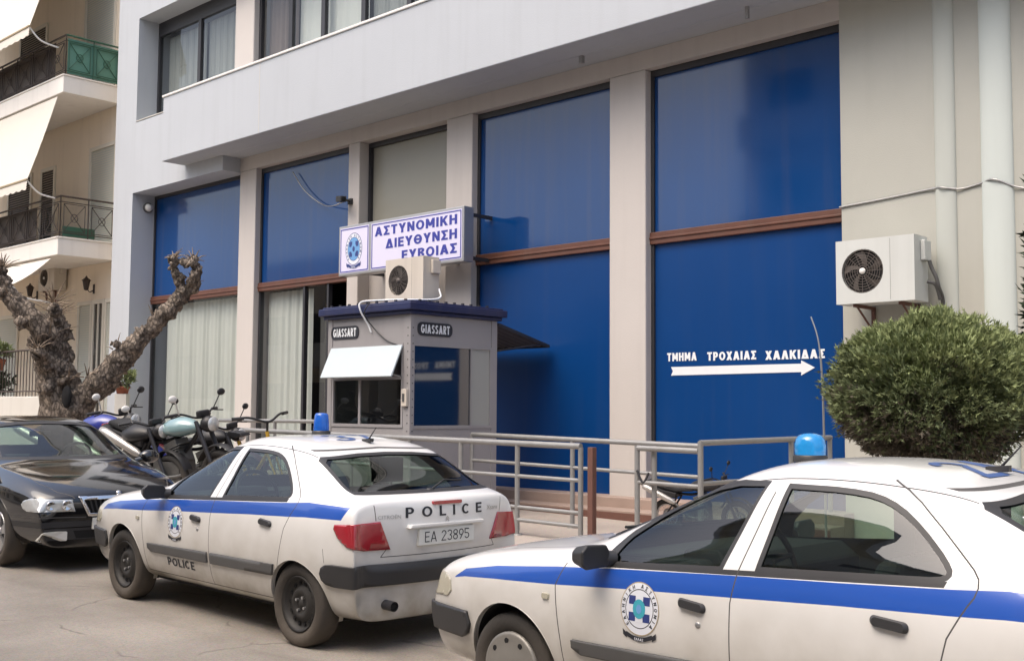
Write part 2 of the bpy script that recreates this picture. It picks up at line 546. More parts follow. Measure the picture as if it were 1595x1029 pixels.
def strip(y0, y1, dz, mat, name, x0=-60, x1=40, face=True):
    b = MB()
    X = [x for x in xs if x0 < x < x1]
    X = [x0] + X + [x1]
    n = len(X)
    b.add([(x, y0, lift(x) + dz) for x in X] + [(x, y1, lift(x) + dz) for x in X], [(i, i + 1, n + i + 1, n + i) for i in range(n - 1)])
    b.add([(x, y0, lift(x) + dz) for x in X] + [(x, y0, lift(x) - .3) for x in X], [(i + 1, i, n + i, n + i + 1) for i in range(n - 1)])
    return tag(b.build(name, mat, origin=(0, 0, 0)), kind='structure')
pm('kerb_stone', (.40, .38, .35), .8, var=.12, scale=4, bump=.3)
strip(6.72, 6.90, PAVE + .004, MATS['kerb_stone'], 'kerb')
strip(6.90, 30, PAVE, MATS['paving'], 'pavement')
strip(-30, -2.6, .15, MATS['paving'], 'pavement')

# ================================================================== the station building
ST = thing('station_building', 'white and beige office building with tall blue glazed bays and jutting upper floor', 'building', (-10, 11.5, 0))
W, B = MATS['white_plaster'], MATS['beige_plaster']
YP = 12.0            # glazing plane
YF = 11.85           # pillar fronts
YO = 11.46           # outer wall of the upper floor and left pier
YB = 10.95           # front of the jutting band
XL, XR = -22.95, 4.0
m = MB()
m.box(XL, -22.11, YO, 12.6, .1, 6.15)
m.box(XL, -18.62, YO, 12.6, 6.15, 7.68)
m.box(XL, -22.05, YO, 12.6, 7.68, 9.92)
m.box(XL, XR, YO, 12.6, 9.92, 14)
m.build('outer_wall', W, ST)
m = MB()
m.box(-20.0, XR, YB, YO - .003, 6.43, 7.70)
m.box(-18.617, XR, YO - .003, 12.3, 6.43, 7.60)
bd = m.build('jutting_band', W, ST, bevel=.012)
m = MB(); m.box(-20.02, XR, YB - .025, YB + .18, 7.70, 7.745)
m.build('coping', MATS['white_paint'], bd, bevel=.01)
# a faint joint in the band
m = MB(); m.box(-16.66, -16.648, YB - .003, YB + .01, 6.44, 7.69); m.build('joint', MATS['pale_wall'], bd)
m = MB(); m.box(-18.617, -6.10, YF, 12.3, 6.17, 6.427); m.build('lintel', B, ST)
for x0, x1 in ((-18.62, -18.07), (-15.25, -14.95), (-12.78, -12.20), (-9.51, -8.90)):
    m = MB(); m.box(x0, x1, YF, 12.3, .2, 6.168)
    m.build('pillar', B, ST, bevel=.015)
m = MB()
m.box(-6.10, XR, YF, 12.3, .1, 6.427)
rw = m.build('side_wall', MATS['side_plaster'], ST)
for cx_, r_, mt in ((-4.885, .115, 'column_cream'), (-4.34, .165, 'column_white')):
    m = MB()
    k = 20
    vs = [(cx_ + r_ * math.cos(PI + PI * i / k), YF + r_ * .42 * math.sin(PI + PI * i / k), z) for z in (.1, 6.425) for i in range(k + 1)]
    m.add(vs, [(i, i + 1, k + 2 + i, k + 1 + i) for i in range(k)], 0, True)
    m.build('half_column', MATS[mt], ST)
# inner core and floors close the shell
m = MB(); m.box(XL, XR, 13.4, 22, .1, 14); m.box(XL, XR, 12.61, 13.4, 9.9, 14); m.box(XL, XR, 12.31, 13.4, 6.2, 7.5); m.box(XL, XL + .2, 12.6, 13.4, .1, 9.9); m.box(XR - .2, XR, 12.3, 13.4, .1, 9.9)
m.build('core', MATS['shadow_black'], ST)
m = MB(); m.box(XL - .003, XR + .1, YO - .05, 22, 14, 14.25); m.build('roof', MATS['pale_wall'], ST)

# blue film on glass
bm_ = pm('blue_film', (.003, .046, .18), .07, var=.14, scale=.6, coat=.22, spec=.5, streak=.12)
pm('blue_film_lower', (.0015, .042, .175), .32, var=.10, scale=.7, spec=.28, streak=.05)
pm('bay_step', (.33, .25, .21), .6, var=.15, scale=3, bump=.1)
pm('curtain', (.56, .585, .56), .9, var=.06, scale=3)
pm('blind', (.26, .28, .275), .8, var=.08, scale=3)
pm('drape', (.16, .13, .12), .9, var=.15, scale=4)
pm('pane_grey', (.30, .29, .24), .30, var=.05, scale=1, spec=.4)
def bay(x0, x1, upper='blue', lower='blue', zb=.50):
    f = MB()
    fr = .05
    yy = YP - .03
    f.box(x0, x0 + fr, yy, YP + .06, zb, 6.168); f.box(x1 - fr, x1, yy, YP + .06, zb, 6.168)
    f.box(x0 + fr, x1 - fr, yy, YP + .06, 6.08, 6.168)
    wn = f.build('bay_window', MATS['dark_metal'], ST)
    t = MB(); t.box(x0, x1, yy - .03, YP + .07, 3.82, 3.98); t.box(x0, x1, yy - .045, yy - .0302, 3.885, 3.915)
    t.build('transom', MATS['brown_wood'], wn, bevel=.008)
    p = MB(); p.box(x0 + fr, x1 - fr, YP, YP + .02, 3.98, 6.08)
    p.build('upper_pane', MATS['blue_film' if upper == 'blue' else 'pane_grey'], wn)
    if lower == 'blue':
        p = MB(); p.box(x0 + fr, x1 - fr, YP, YP + .02, zb, 3.82)
        p.build('lower_pane', MATS['blue_film_lower'], wn)
    return wn
def curtain(x0, x1, z0, z1, y, name, mat, par, amp=.03, wl=.16):
    m = MB()
    n = int((x1 - x0) / wl * 8)
    m.grid(lambda u, v: (x0 + (x1 - x0) * u, y + amp * math.sin(2 * PI * (x1 - x0) * u / wl + 1.4 * math.sin(u * 11)) * (.6 + .4 * math.sin(u * 37 + 2)), z0 + (z1 - z0) * v), n, 3)
    return m.build(name, mat, par)
wa = bay(-22.11, -18.62, lower='glass', zb=.45)
p = MB(); p.add([(-22.06, YP, .45), (-18.67, YP, .45), (-18.67, YP, 3.82), (-22.06, YP, 3.82)], [(0, 1, 2, 3)]); p.build('lower_pane', MATS['clear_glass'], wa)
curtain(-21.75, -18.7, .5, 3.8, YP + .16, 'curtain', MATS['curtain'], wa)
wb = bay(-18.07, -15.25, lower='glass', zb=.45)
p = MB(); p.add([(-18.02, YP, .45), (-15.95, YP, .45), (-15.95, YP, 3.82), (-18.02, YP, 3.82)], [(0, 1, 2, 3)]); p.build('lower_pane', MATS['clear_glass'], wb)
curtain(-18.0, -16.62, .5, 3.8, YP + .16, 'curtain', MATS['curtain'], wb)
m = MB(); m.box(-16.66, -16.60, YP - .035, YP + .05, .45, 3.82); m.box(-15.95, -15.90, YP - .035, YP + .05, .45, 3.82); m.build('door_post', MATS['dark_metal'], wb)
m = MB(); m.box(-16.50, -16.0, 12.25, 12.27, .4, 3.3); m.build('inner_panel', MATS['grey_plastic'], wb)
# grey bay behind the sign: glazed above, walled below
m = MB(); m.box(-14.95, -12.78, 12.10, 12.3, .3, 4.15); m.build('recess_wall', B, ST)
f = MB(); f.box(-14.95, -14.89, 12.05, 12.14, 4.15, 6.168); f.box(-12.84, -12.78, 12.05, 12.14, 4.15, 6.168); f.box(-14.89, -12.84, 12.05, 12.14, 6.09, 6.168)
wc = f.build('bay_window', MATS['dark_metal'], ST)
p = MB(); p.box(-14.89, -12.84, 12.11, 12.13, 4.15, 6.09); p.build('upper_pane', MATS['pane_grey'], wc)
bay(-12.20, -9.51)
bay(-8.90, -6.10)
# threshold and step in front of the bays
m = MB(); m.box(-18.6, -6.0, 11.62, YP + .05, .1, .50); m.box(-15.4, -6.0, 11.30, 11.62, .1, .37)
m.build('threshold', MATS['bay_step'], ST, bevel=.01)
m = MB(); m.box(-15.4, -6.0, 11.285, 11.299, .24, .34); m.build('threshold_tile', MATS['rust_brown'], ST)
# upper-storey windows
def upper_window(x0, x1, mull, fill):
    f = MB()
    y = 11.95
    f.box(x0, x0 + .07, y - .03, y + .05, 7.66, 9.92); f.box(x1 - .07, x1, y - .03, y + .05, 7.66, 9.92)
    f.box(x0 + .07, x1 - .07, y - .03, y + .05, 9.62, 9.92)  # tall dark head piece stands in for the shadow band at the window top
    for c in mull: f.box(c - .055, c + .055, y - .035, y + .05, 7.66, 9.62)
    wn = f.build('upper_window', MATS['dark_metal'], ST)
    p = MB(); p.add([(x0 + .07, y, 7.66), (x1 - .07, y, 7.66), (x1 - .07, y, 9.62), (x0 + .07, y, 9.62)], [(0, 1, 2, 3)]); p.build('pane', MATS['clear_glass'], wn)
    for a, b, kind in fill:
        if kind == 'blind': curtain(a, b, 7.6, 9.6, y + .16, 'blind', MATS['blind'], wn, .018, .085)
        elif kind == 'drape': curtain(a, b, 7.6, 9.6, y + .16, 'drape', MATS['drape'], wn, .04, .2)
        else: curtain(a, b, 7.6, 9.6, y + .16, 'curtain', MATS['curtain'], wn, .02, .3)
    return wn
upper_window(-22.05, -18.84, (-20.36,), ((-21.9, -20.4, 'blind'), (-20.3, -18.9, 'blind')))
upper_window(-18.19, -12.6, (-17.15, -16.15, -15.0, -13.8), ((-18.1, -17.2, 'drape'), (-17.1, -15.05, 'curtain'), (-14.95, -12.7, 'blind')))
upper_window(-11.9, -5.4, (-10.6, -9.3, -8.0, -6.7), ((-11.8, -5.5, 'blind'),))
m = MB(); m.box(-18.84, -18.19, 11.80, 12.3, 7.6, 9.92); m.build('upper_pillar', B, ST, bevel=.02)
m = MB(); m.box(-12.6, -11.9, 11.80, 12.3, 7.6, 9.92); m.box(-5.4, XR, 11.80, 12.3, 7.6, 9.92); m.build('upper_pillar', B, ST, bevel=.02)
m = MB(); m.box(-22.05, -18.63, YO, 11.93, 7.66, 7.70); m.build('window_sill', MATS['pale_wall'], ST)
# small hook and conduit on the soffit
m = MB(); m.box(-9.72, -9.66, 11.45, 11.5, 6.33, 6.43); m.build('soffit_hook', MATS['steel_grey'], ST)
m = MB(); m.box(-7.05, -7.01, 11.35, 11.39, 6.28, 6.43); m.build('soffit_hook', MATS['steel_grey'], ST)

# direction lettering on the blue glass
LT = MB()
LT.text('ΤΜΗΜΑ', lambda u, v, q: (-8.66 + u, YP - .006, 2.27 + v), size=.150, bold=.26, fit=.46)
LT.text('ΤΡΟΧΑΙΑΣ', lambda u, v, q: (-8.04 + u, YP - .006, 2.262 + v), size=.150, bold=.26, fit=.71)
LT.text('ΧΑΛΚΙΔΑΣ', lambda u, v, q: (-7.20 + u, YP - .006, 2.252 + v), size=.150, bold=.26, fit=.79)
ar = [(-8.60, 2.085), (-6.72, 2.095), (-6.72, 2.055), (-6.54, 2.145), (-6.72, 2.235), (-6.72, 2.195), (-8.60, 2.195), (-8.57, 2.14)]
LT.add([(x, YP - .006, z) for x, z in ar], [tuple(range(8))])
tag(LT.build('wall_lettering', MATS['letter_white']), 'white stick-on words ΤΜΗΜΑ ΤΡΟΧΑΙΑΣ ΧΑΛΚΙΔΑΣ over a long arrow on blue glass', 'lettering')

# cable across the side wall
cb = MB()
cb.tube(bez([(-6.12, YF - .015, 3.97), (-5.6, YF - .012, 4.0), (-5.03, YF - .02, 4.04), (-4.9, YF - .07, 4.03), (-4.72, YF - .02, 4.00), (-4.5, YF - .02, 4.03), (-4.34, YF - .09, 4.04), (-4.1, YF - .02, 3.93), (-3.6, YF - .02, 3.85)], 6), .011, 6)
tag(cb.build('wall_cable', MATS['steel_grey']), 'thin grey cable sagging across the pale side wall and its half columns', 'cable')
# hanging wire on the second bay with a small black camera
cb = MB()
cb.tube(bez([(-17.0, YP - .07, 5.95), (-16.6, YP - .08, 5.55), (-16.1, YP - .08, 5.25), (-15.55, YF - .1, 5.12), (-15.24, YF - .1, 5.16)], 6), .010, 6)
tag(cb.build('hanging_wire', MATS['steel_grey']), 'loose thin wire drooping over the upper blue pane left of the sign', 'wire')
def cctv(loc, label, s=1.):
    t = thing('security_camera', label, 'camera', loc)
    x, y, z = loc
    m = MB(); m.box(x - .05, x + .05, y + .06, y + .10, z - .05, z + .05); m.cyl((x, y + .08, z), (x, y - .06, z + .02), .018, 10); m.build('bracket', MATS['black_plastic'], t)
    m = MB(); m.obox((x - .02 * s, y - .10 * s, z + .02), (.13 * s, -.05 * s, -.02), (.02, .05 * s, 0), (0, 0, .05 * s)); m.build('housing', MATS['black_plastic'], t, bevel=.01)
    m = MB(); m.cyl((x + .11 * s, y - .152 * s, z), (x + .135 * s, y - .162 * s, z - .003), .035 * s, 14); m.build('lens', MATS['shadow_black'], t)
cctv((-15.16, YF - .10, 5.16), 'small black security camera on the narrow pillar above the station sign')
t = thing('wall_lamp', 'small round grey bulkhead lamp on the left pier beside the first blue bay', 'lamp', (-22.02, 11.8, 5.86))
m = MB(); m.lathe([(0, .10), (.05, .11), (.07, .10)], (-22.108, 11.80, 5.88), 'X'); m.build('housing', MATS['grey_plastic'], t)
m = MB(); m.lathe([(.07, .085), (.13, .07), (.16, 0)], (-22.108, 11.80, 5.88), 'X'); m.build('lamp_shade', MATS['white_paint'], t)

# ================================================================== emblem shared by sign and cars
pm('badge_white', (.70, .73, .80), .45, var=.03, scale=20)
pm('badge_navy', (.03, .05, .20), .45, var=.1, scale=20)
pm('badge_sky', (.14, .33, .62), .45, var=.12, scale=20)
pm('badge_teal', (.05, .36, .46), .45, var=.15, scale=20)
pm('badge_gold', (.38, .31, .20), .45, var=.15, scale=20)
pm('badge_black', (.02, .022, .03), .5, var=.1, scale=20)
BADGE = ['badge_white', 'badge_navy', 'badge_sky', 'badge_teal', 'badge_gold', 'badge_black']
def emblem(m, fn, r=1., sign=False):
    """round crest: lettered ring, four corner squares, round centre, ribbon; fn(u,v,layer)->3D"""
    n = 40
    def ring(r0, r1, mi, lay, k=3):
        m.add([fn(r * (r0 + (r1 - r0) * j / k) * math.cos(2 * PI * i / n) * .92, r * (r0 + (r1 - r0) * j / k) * math.sin(2 * PI * i / n), lay) for j in range(k + 1) for i in range(n)],
              [(j * n + i, (j + 1) * n + i, (j + 1) * n + (i + 1) % n, j * n + (i + 1) % n)[::1] for j in range(k) for i in range(n)], mi)
    def rect(x0, x1, y0, y1, mi, lay, k=3):
        m.add([fn(r * (x0 + (x1 - x0) * a / k), r * (y0 + (y1 - y0) * b / k), lay) for b in range(k + 1) for a in range(k + 1)],
              [(b * (k + 1) + a, b * (k + 1) + a + 1, (b + 1) * (k + 1) + a + 1, (b + 1) * (k + 1) + a) for b in range(k) for a in range(k)], mi)
    ring(.0, .70, 2 if sign else 0, 0)
    ring(.70, .735, 1 if sign else 5, 0, 1)
    ring(.735, .96, 0, 0, 2)
    ring(.96, 1.0, 1 if sign else 4, 0, 1)
    s = 'ΕΛΛΗΝΙΚΗ ΑΣΤΥΝΟΜΙΑ'
    for i, ch in enumerate(s):
        if ch == ' ': continue
        a = R(232) - R(284) * (i + .5) / len(s)
        ca, sa = math.cos(a), math.sin(a)
        def g2(u, v, q, ca=ca, sa=sa):
            rr = .77 + v
            return fn(r * (ca * rr * .92 + sa * u), r * (sa * rr - ca * u), 2)
        m.text(ch, g2, size=.21, bold=.2, mi=1 if sign else 5, align='CENTER')
    for x in (-.50, .18):
        for y in (-.47, .15):
            rect(x, x + .32, y, y + .32, 1, 1)
    rect(-.16, .16, -.5, .5, 0 if not sign else 2, 1); rect(-.52, -.17, -.14, .14, 0 if not sign else 2, 1); rect(.17, .52, -.14, .14, 0 if not sign else 2, 1)
    k = 20
    m.add([fn(0, 0, 2)] + [fn(r * .30 * math.cos(2 * PI * i / k), r * .36 * math.sin(2 * PI * i / k), 2) for i in range(k)], [(0, i + 1, (i + 1) % k + 1) for i in range(k)], 2 if sign else 3)
    m.add([fn(0, 0, 3)] + [fn(r * .13 * math.cos(2 * PI * i / k), r * .17 * math.sin(2 * PI * i / k), 3) for i in range(k)], [(0, i + 1, (i + 1) % k + 1) for i in range(k)], 1 if sign else 2)
    # ribbon
    rb = [(-.62, -.88), (-.3, -1.0), (.0, -1.04), (.3, -1.0), (.62, -.88)]
    vs = [fn(r * x, r * y, 3) for x, y in rb] + [fn(r * x, r * (y - .17), 3) for x, y in rb]
    m.add(vs, [(i, i + 5, i + 6, i + 1) for i in range(4)], 1 if sign else 5)
    m.text('ΕΛΛΑΣ', lambda u, v, q: fn(r * u, r * (-1.17 + v), 4), size=.14, bold=.18, mi=0, align='CENTER')
    for sx in (-1, 1):
        m.add([fn(r * sx * .62, r * -.93, 2), fn(r * sx * .80, r * -.80, 2), fn(r * sx * .78, r * -1.02, 2), fn(r * sx * .60, r * -1.14, 2)], [(0, 1, 2, 3)], 1 if sign else 5)

# ================================================================== light-box sign
sg = thing('station_sign', 'white light-box sign with blue Greek lettering and round crest behind an air conditioner', 'sign', (-13.2, 11.4, 3.79))
x0, x1, z0, z1, y0 = -14.76, -11.79, 3.79, 4.61, 11.30
m = MB(); m.box(x0, x1, y0, y0 + .2, z0, z1); m.build('box', MATS['steel_grey'], sg, bevel=.01)
pm('sign_face', (.66, .64, .80), .4, var=.02, scale=2)
xm = -13.95
m = MB(); m.box(x0 + .04, xm - .03, y0 - .004, y0 - .0005, z0 + .04, z1 - .04); m.box(xm + .03, x1 - .04, y0 - .004, y0 - .0005, z0 + .04, z1 - .04)
m.build('sign_face', MATS['sign_face'], sg)
m = MB()
def frame2(a, b, c, d, t, y):
    m.box(a, b, y - .003, y, c, c + t); m.box(a, b, y - .003, y, d - t, d); m.box(a, a + t, y - .003, y, c + t, d - t); m.box(b - t, b, y - .003, y, c + t, d - t)
frame2(x0 + .055, xm - .045, z0 + .055, z1 - .055, .016, y0 - .0045)
frame2(xm + .045, x1 - .055, z0 + .055, z1 - .055, .016, y0 - .0045)
for i, s in enumerate(('ΑΣΤΥΝΟΜΙΚΗ', 'ΔΙΕΥΘΥΝΣΗ', 'ΕΥΒΟΙΑΣ')):
    m.text(s, lambda u, v, q, i=i: (x1 - .14 + u, y0 - .007, z1 - .255 - i * .215 + v), size=.205, bold=.235, align='RIGHT', fit=(1.90, 1.63, 1.24)[i])
m.build('sign_lettering', MATS['letter_blue'], sg)
m = MB(); emblem(m, lambda u, v, q: (-14.36 + u * .88, y0 - .006 - q * .0012, 4.21 + v), .265, True)
m.build('crest', [MATS[k] for k in BADGE], sg)
m = MB()
for x in (-14.6, -12.5, -11.95): m.box(x, x + .05, y0 + .2, YF + .3, 4.5, 4.55); m.box(x, x + .05, y0 + .2, YF + .3, 3.85, 3.9)
m.build('bracket', MATS['dark_metal'], sg)

# ================================================================== air conditioners
pm('ac_white', (.56, .58, .56), .45, var=.05, scale=3, streak=.12)
pm('ac_cream', (.58, .53, .46), .45, var=.05, scale=3, streak=.18)
pm('ac_grille', (.10, .085, .075), .6, var=.2, scale=8)
def aircon(x, y, z, wd, h, d, label, case='ac_white', feet='bracket', pipe=True, hubc='white_paint', rotz=0.):
    """x,y,z = lower left front corner; front faces the street"""
    t = thing('air_conditioner', label, 'air conditioner', (x + wd / 2, y + d / 2, z))
    r = h * .345
    fc = (x + wd * .345, y, z + h * .5)
    n = 32
    m = MB()
    sq = []
    hw, hh = r + .03, h * .46
    for i in range(n):
        a = 2 * PI * i / n
        sq.append((math.cos(a), math.sin(a)))
    vs = [(fc[0] + r * c, y, fc[2] + r * s) for c, s in sq]
    def edge(c, s):
        k = min((wd * .345) / abs(c) if c < -1e-6 else 9, (wd * .655) / c if c > 1e-6 else 9, (h * .5) / abs(s) if abs(s) > 1e-6 else 9)
        return (fc[0] + c * k, y, fc[2] + s * k)
    ang = sorted([2 * PI * i / n for i in range(n)] + [math.atan2(a, b) % (2 * PI) for a in (h * .5, -h * .5) for b in (wd * .655, -wd * .345)])
    N = len(ang)
    vs = [(fc[0] + r * math.cos(a), y, fc[2] + r * math.sin(a)) for a in ang] + [edge(math.cos(a), math.sin(a)) for a in ang]
    m.add(vs, [(i, (i + 1) % N, N + (i + 1) % N, N + i) for i in range(N)])
    m.add([(x, y, z), (x + wd, y, z), (x + wd, y + d, z), (x, y + d, z), (x, y, z + h), (x + wd, y, z + h), (x + wd, y + d, z + h), (x, y + d, z + h)],
          [(0, 3, 2, 1), (4, 5, 6, 7), (1, 2, 6, 5), (2, 3, 7, 6), (3, 0, 4, 7)])
    m.add([(fc[0] + r * math.cos(2 * PI * i / n), yy, fc[2] + r * math.sin(2 * PI * i / n)) for yy in (y, y + .06) for i in range(n)], [(i, n + i, n + (i + 1) % n, (i + 1) % n) for i in range(n)], 0, True)
    m.build('casing', MATS[case], t)
    m = MB(); m.box(x + wd * .70, x + wd * .703, y - .001, y + .001, z + .02, z + h - .02); m.build('panel_seam', MATS['grey_plastic'], t)
    m = MB(); m.lathe([(.05, r), (.05, 0)], (fc[0], y, fc[2]), 'Y', n)
    m.build('fan_well', MATS['shadow_black'], t)
    m = MB()
    for k in range(5):
        a = 2 * PI * k / 5
        pts = []
        for q in range(7):
            b = a + .55 * q / 6
            pts.append((b, .2 * r + .72 * r * q / 6))
        vs = []
        for b, rr in pts:
            for s_, dy in ((-.22, .045), (.22, .02)):
                vs.append((fc[0] + rr * math.cos(b + s_), y + dy, fc[2] + rr * math.sin(b + s_)))
        m.add(vs, [(2 * i, 2 * i + 1, 2 * i + 3, 2 * i + 2) for i in range(6)], 0, True)
    m.build('fan', MATS['ac_grille'], t)
    m = MB()
    for k in range(1, 9):
        m.tube([(fc[0] + r * k / 8.3 * math.cos(2 * PI * i / 28), y + .004, fc[2] + r * k / 8.3 * math.sin(2 * PI * i / 28)) for i in range(28)], .0035, 5, closed=True)
    for k in range(16):
        a = 2 * PI * k / 16
        m.cyl((fc[0] + .05 * math.cos(a), y + .003, fc[2] + .05 * math.sin(a)), (fc[0] + r * math.cos(a), y + .003, fc[2] + r * math.sin(a)), .003, 5)
    g_ = m.build('grille', MATS['ac_grille'], t)
    m = MB(); m.lathe([(-.012, 0), (-.012, .030), (.006, .036)], (fc[0], y, fc[2]), 'Y', 18); m.build('grille_hub', MATS[hubc], g_)
    # valve cover on the right end
    m = MB(); m.box(x + wd + .002, x + wd + .05, y + d * .45, y + d * .95, z + h * .62, z + h * .93)
    vc = m.build('valve_cover', MATS[case], t, bevel=.008)
    if feet == 'bracket':
        for fx in (.22, .80):
            m = MB(); X = x + wd * fx
            m.box(X - .02, X + .02, y + .04, YF, z - .035, z - .002); m.box(X - .02, X + .02, YF - .03, YF - .002, z - .30, z - .036)
            m.cyl((X, y + .10, z - .03), (X, YF - .02, z - .28), .012, 8)
            m.build('bracket', MATS['rust_brown'], t)
    else:
        m = MB()
        for fx in (.18, .82): m.box(x + wd * fx - .03, x + wd * fx + .03, y - .01, y + d + .01, z - .05, z - .001)
        m.build('foot', MATS['black_rubber'], t)
    if pipe:
        m = MB()
        X = x + wd + .06
        m.tube(bez([(X, y + d * .7, z + h * .62), (X + .02, y + d * .75, z + h * .5), (X + .06, y + d * .8, z + h * .35), (X + .07, y + d * .9, z + h * .2), (X + .05, y + d + .1, z + .05), (X + .04, y + d + .14, z - .1)], 5), .022, 8)
        m.tube(bez([(X - .03, y + d * .72, z + h * .30), (X + .04, y + d * .85, z + h * .25), (X + .06, y + d + .02, z + .02)], 5), .018, 8)
        m.build('pipe', MATS['grey_plastic'], t)
    return t
aircon(-5.92, 11.35, 2.80, .89, .695, .33, 'white air conditioner bracketed to the pale side wall above the round bush')
# ================================================================== guard kiosk
pm('kiosk_panel', (.31, .30, .305), .38, var=.06, scale=2, streak=.12)
pm('kiosk_roof_blue', (.014, .020, .075), .38, var=.2, scale=3, streak=.15)
pm('kiosk_flap', (.50, .57, .60), .35, var=.05, scale=3)
pm('booth_glass_dark', (.006, .014, .030), .02, var=.1, spec=1., coat=1.)
pm('booth_panel_grey', (.34, .35, .33), .35, var=.05, scale=2)
pm('corrugated_sheet', (.10, .095, .10), .5, metal=.3, var=.25, scale=6)
glass('booth_glass', (.45, .50, .46), wave=.03)
KZ = PAVE + lift(-11.5)
kx0, kx1, ky0, ky1 = -12.35, -10.65, 9.30, 10.85
K = thing('guard_kiosk', 'grey guard kiosk with dark blue flat roof and propped white window flap', 'kiosk', (-11.5, 10.07, KZ))
KP = MATS['kiosk_panel']
t_ = .05
m = MB()
# corner posts
for (a, b) in ((kx0, kx0 + .09), (kx1 - .13, kx1)):
    m.box(a, b, ky0, ky0 + .055, KZ, 2.82); m.box(a, b, ky1 - .1, ky1, KZ, 2.82)
# front: below, above the window
m.box(kx0 + .09, kx1 - .13, ky0 + .012, ky0 + t_, KZ, 1.39); m.box(kx0 + .09, kx1 - .13, ky0 + .012, ky0 + t_, 2.46, 2.82)
# right side: below and above the glass
m.box(kx1 - t_, kx1 - .012, ky0 + .055, ky1 - .1, KZ, 1.38); m.box(kx1 - t_, kx1 - .012, ky0 + .055, ky1 - .1, 2.46, 2.82)
# left side and back
m.box(kx0 + .012, kx0 + t_, ky0 + .055, ky1 - .1, KZ, 2.82)
m.box(kx0 + .09, kx1 - 1.0, ky1 - t_, ky1 - .012, KZ, 2.82); m.box(kx1 - 1.0, kx1 - .13, ky1 - t_, ky1 - .012, 2.3, 2.82)
for i in range(16):
    z = 1.15 + i * .1
    m.cyl((kx1 - .05, ky0 - .004, z), (kx1 - .05, ky0 + .001, z), .009, 8, 1)
    m.cyl((kx1 - .001, ky0 + .04, z), (kx1 + .004, ky0 + .04, z), .009, 8, 1)
kw = m.build('wall', [KP, MATS['grey_plastic']], K)
m = MB(); m.box(kx0 + .06, kx1 - .06, ky0 + .06, ky1 - .06, KZ, KZ + .06); m.box(kx0 + .06, kx1 - .06, ky0 + .06, ky1 - .06, 2.76, 2.81)
m.build('floor', MATS['grey_plastic'], K)
m = MB()
m.box(kx0 - .05, kx1 + .05, ky0 - .05, ky1 + .05, 2.822, 2.87)
m.box(kx0 - .10, kx1 + .10, ky0 - .10, ky1 + .10, 2.87, 2.965)
m.box(kx0 - .06, kx1 + .06, ky0 - .06, ky1 + .06, 2.965, 2.99)
rf = m.build('roof', MATS['kiosk_roof_blue'], K, bevel=.012)
m = MB()
for i in range(9):
    x = kx0 + .1 + i * .19
    m.box(x, x + .03, ky0 - .05, ky0 - .02, 2.99, 3.012); m.box(kx1 + .02, kx1 + .05, ky0 + .1 + i * .15, ky0 + .13 + i * .15, 2.99, 3.012)
m.build('roof_clip', MATS['dark_metal'], rf)
# front window
m = MB()
fx0, fx1 = kx0 + .10, kx1 - .14
m.box(fx0, fx1, ky0 + .0, ky0 + .05, 1.39, 1.43); m.box(fx0, fx1, ky0, ky0 + .05, 2.42, 2.459); m.box(fx0, fx0 + .035, ky0, ky0 + .05, 1.43, 2.42); m.box(fx1 - .035, fx1, ky0, ky0 + .05, 1.43, 2.42)
m.box(fx0 + .035, fx1 - .035, ky0, ky0 + .05, 2.00, 2.035)
m.box(fx0 + .56, fx0 + .60, ky0 + .01, ky0 + .05, 1.43, 2.00)
kwf = m.build('front_window', KP, K)
m = MB(); m.add([(fx0 + .035, ky0 + .028, 1.43), (fx1 - .035, ky0 + .028, 1.43), (fx1 - .035, ky0 + .028, 2.0), (fx0 + .035, ky0 + .028, 2.0)], [(0, 1, 2, 3)]); m.build('pane', MATS['booth_glass'], kwf)
m = MB()
c0, c1 = (ky0 - .01, 2.43), (ky0 - .19, 2.03)
m.obox(((fx0 + fx1) / 2, (c0[0] + c1[0]) / 2, (c0[1] + c1[1]) / 2), ((fx1 - fx0) / 2, 0, 0), (0, (c1[0] - c0[0]) / 2, (c1[1] - c0[1]) / 2), (0, -.011, .007))
fl = m.build('window_flap', MATS['kiosk_flap'], K, bevel=.006)
m = MB()
for x in (fx0 + .02, fx1 - .02): m.cyl((x, ky0 - .17, 2.06), (x, ky0 + .01, 2.03), .008, 6)
m.build('stay', MATS['steel_grey'], fl)
# counter inside, chair back
m = MB(); m.box(kx0 + .2, kx1 - .3, ky0 + .1, ky0 + .5, 1.02, 1.06); m.box(kx0 + .5, kx0 + .95, ky0 + .85, ky0 + .92, .9, 1.75); m.build('counter', MATS['brown_wood'], K)
# right window: mirror-dark glass and a grey leaf
m = MB()
X = kx1
m.box(X - .05, X, ky0 + .055, ky1 - .10, 1.38, 1.42); m.box(X - .05, X, ky0 + .055, ky1 - .10, 2.425, 2.459)
m.box(X - .05, X, ky0 + .055, ky0 + .07, 1.42, 2.425); m.box(X - .05, X, ky1 - .13, ky1 - .10, 1.42, 2.425); m.box(X - .05, X, ky0 + 1.065, ky0 + 1.08, 1.42, 2.425)
krw = m.build('side_window', KP, K)
m = MB(); m.box(X - .03, X - .022, ky0 + .07, ky0 + 1.065, 1.42, 2.425); m.build('pane', MATS['booth_glass_dark'], krw)
m = MB(); m.box(X - .03, X - .018, ky0 + 1.08, ky1 - .13, 1.42, 2.425); m.build('side_leaf', MATS['booth_panel_grey'], krw)
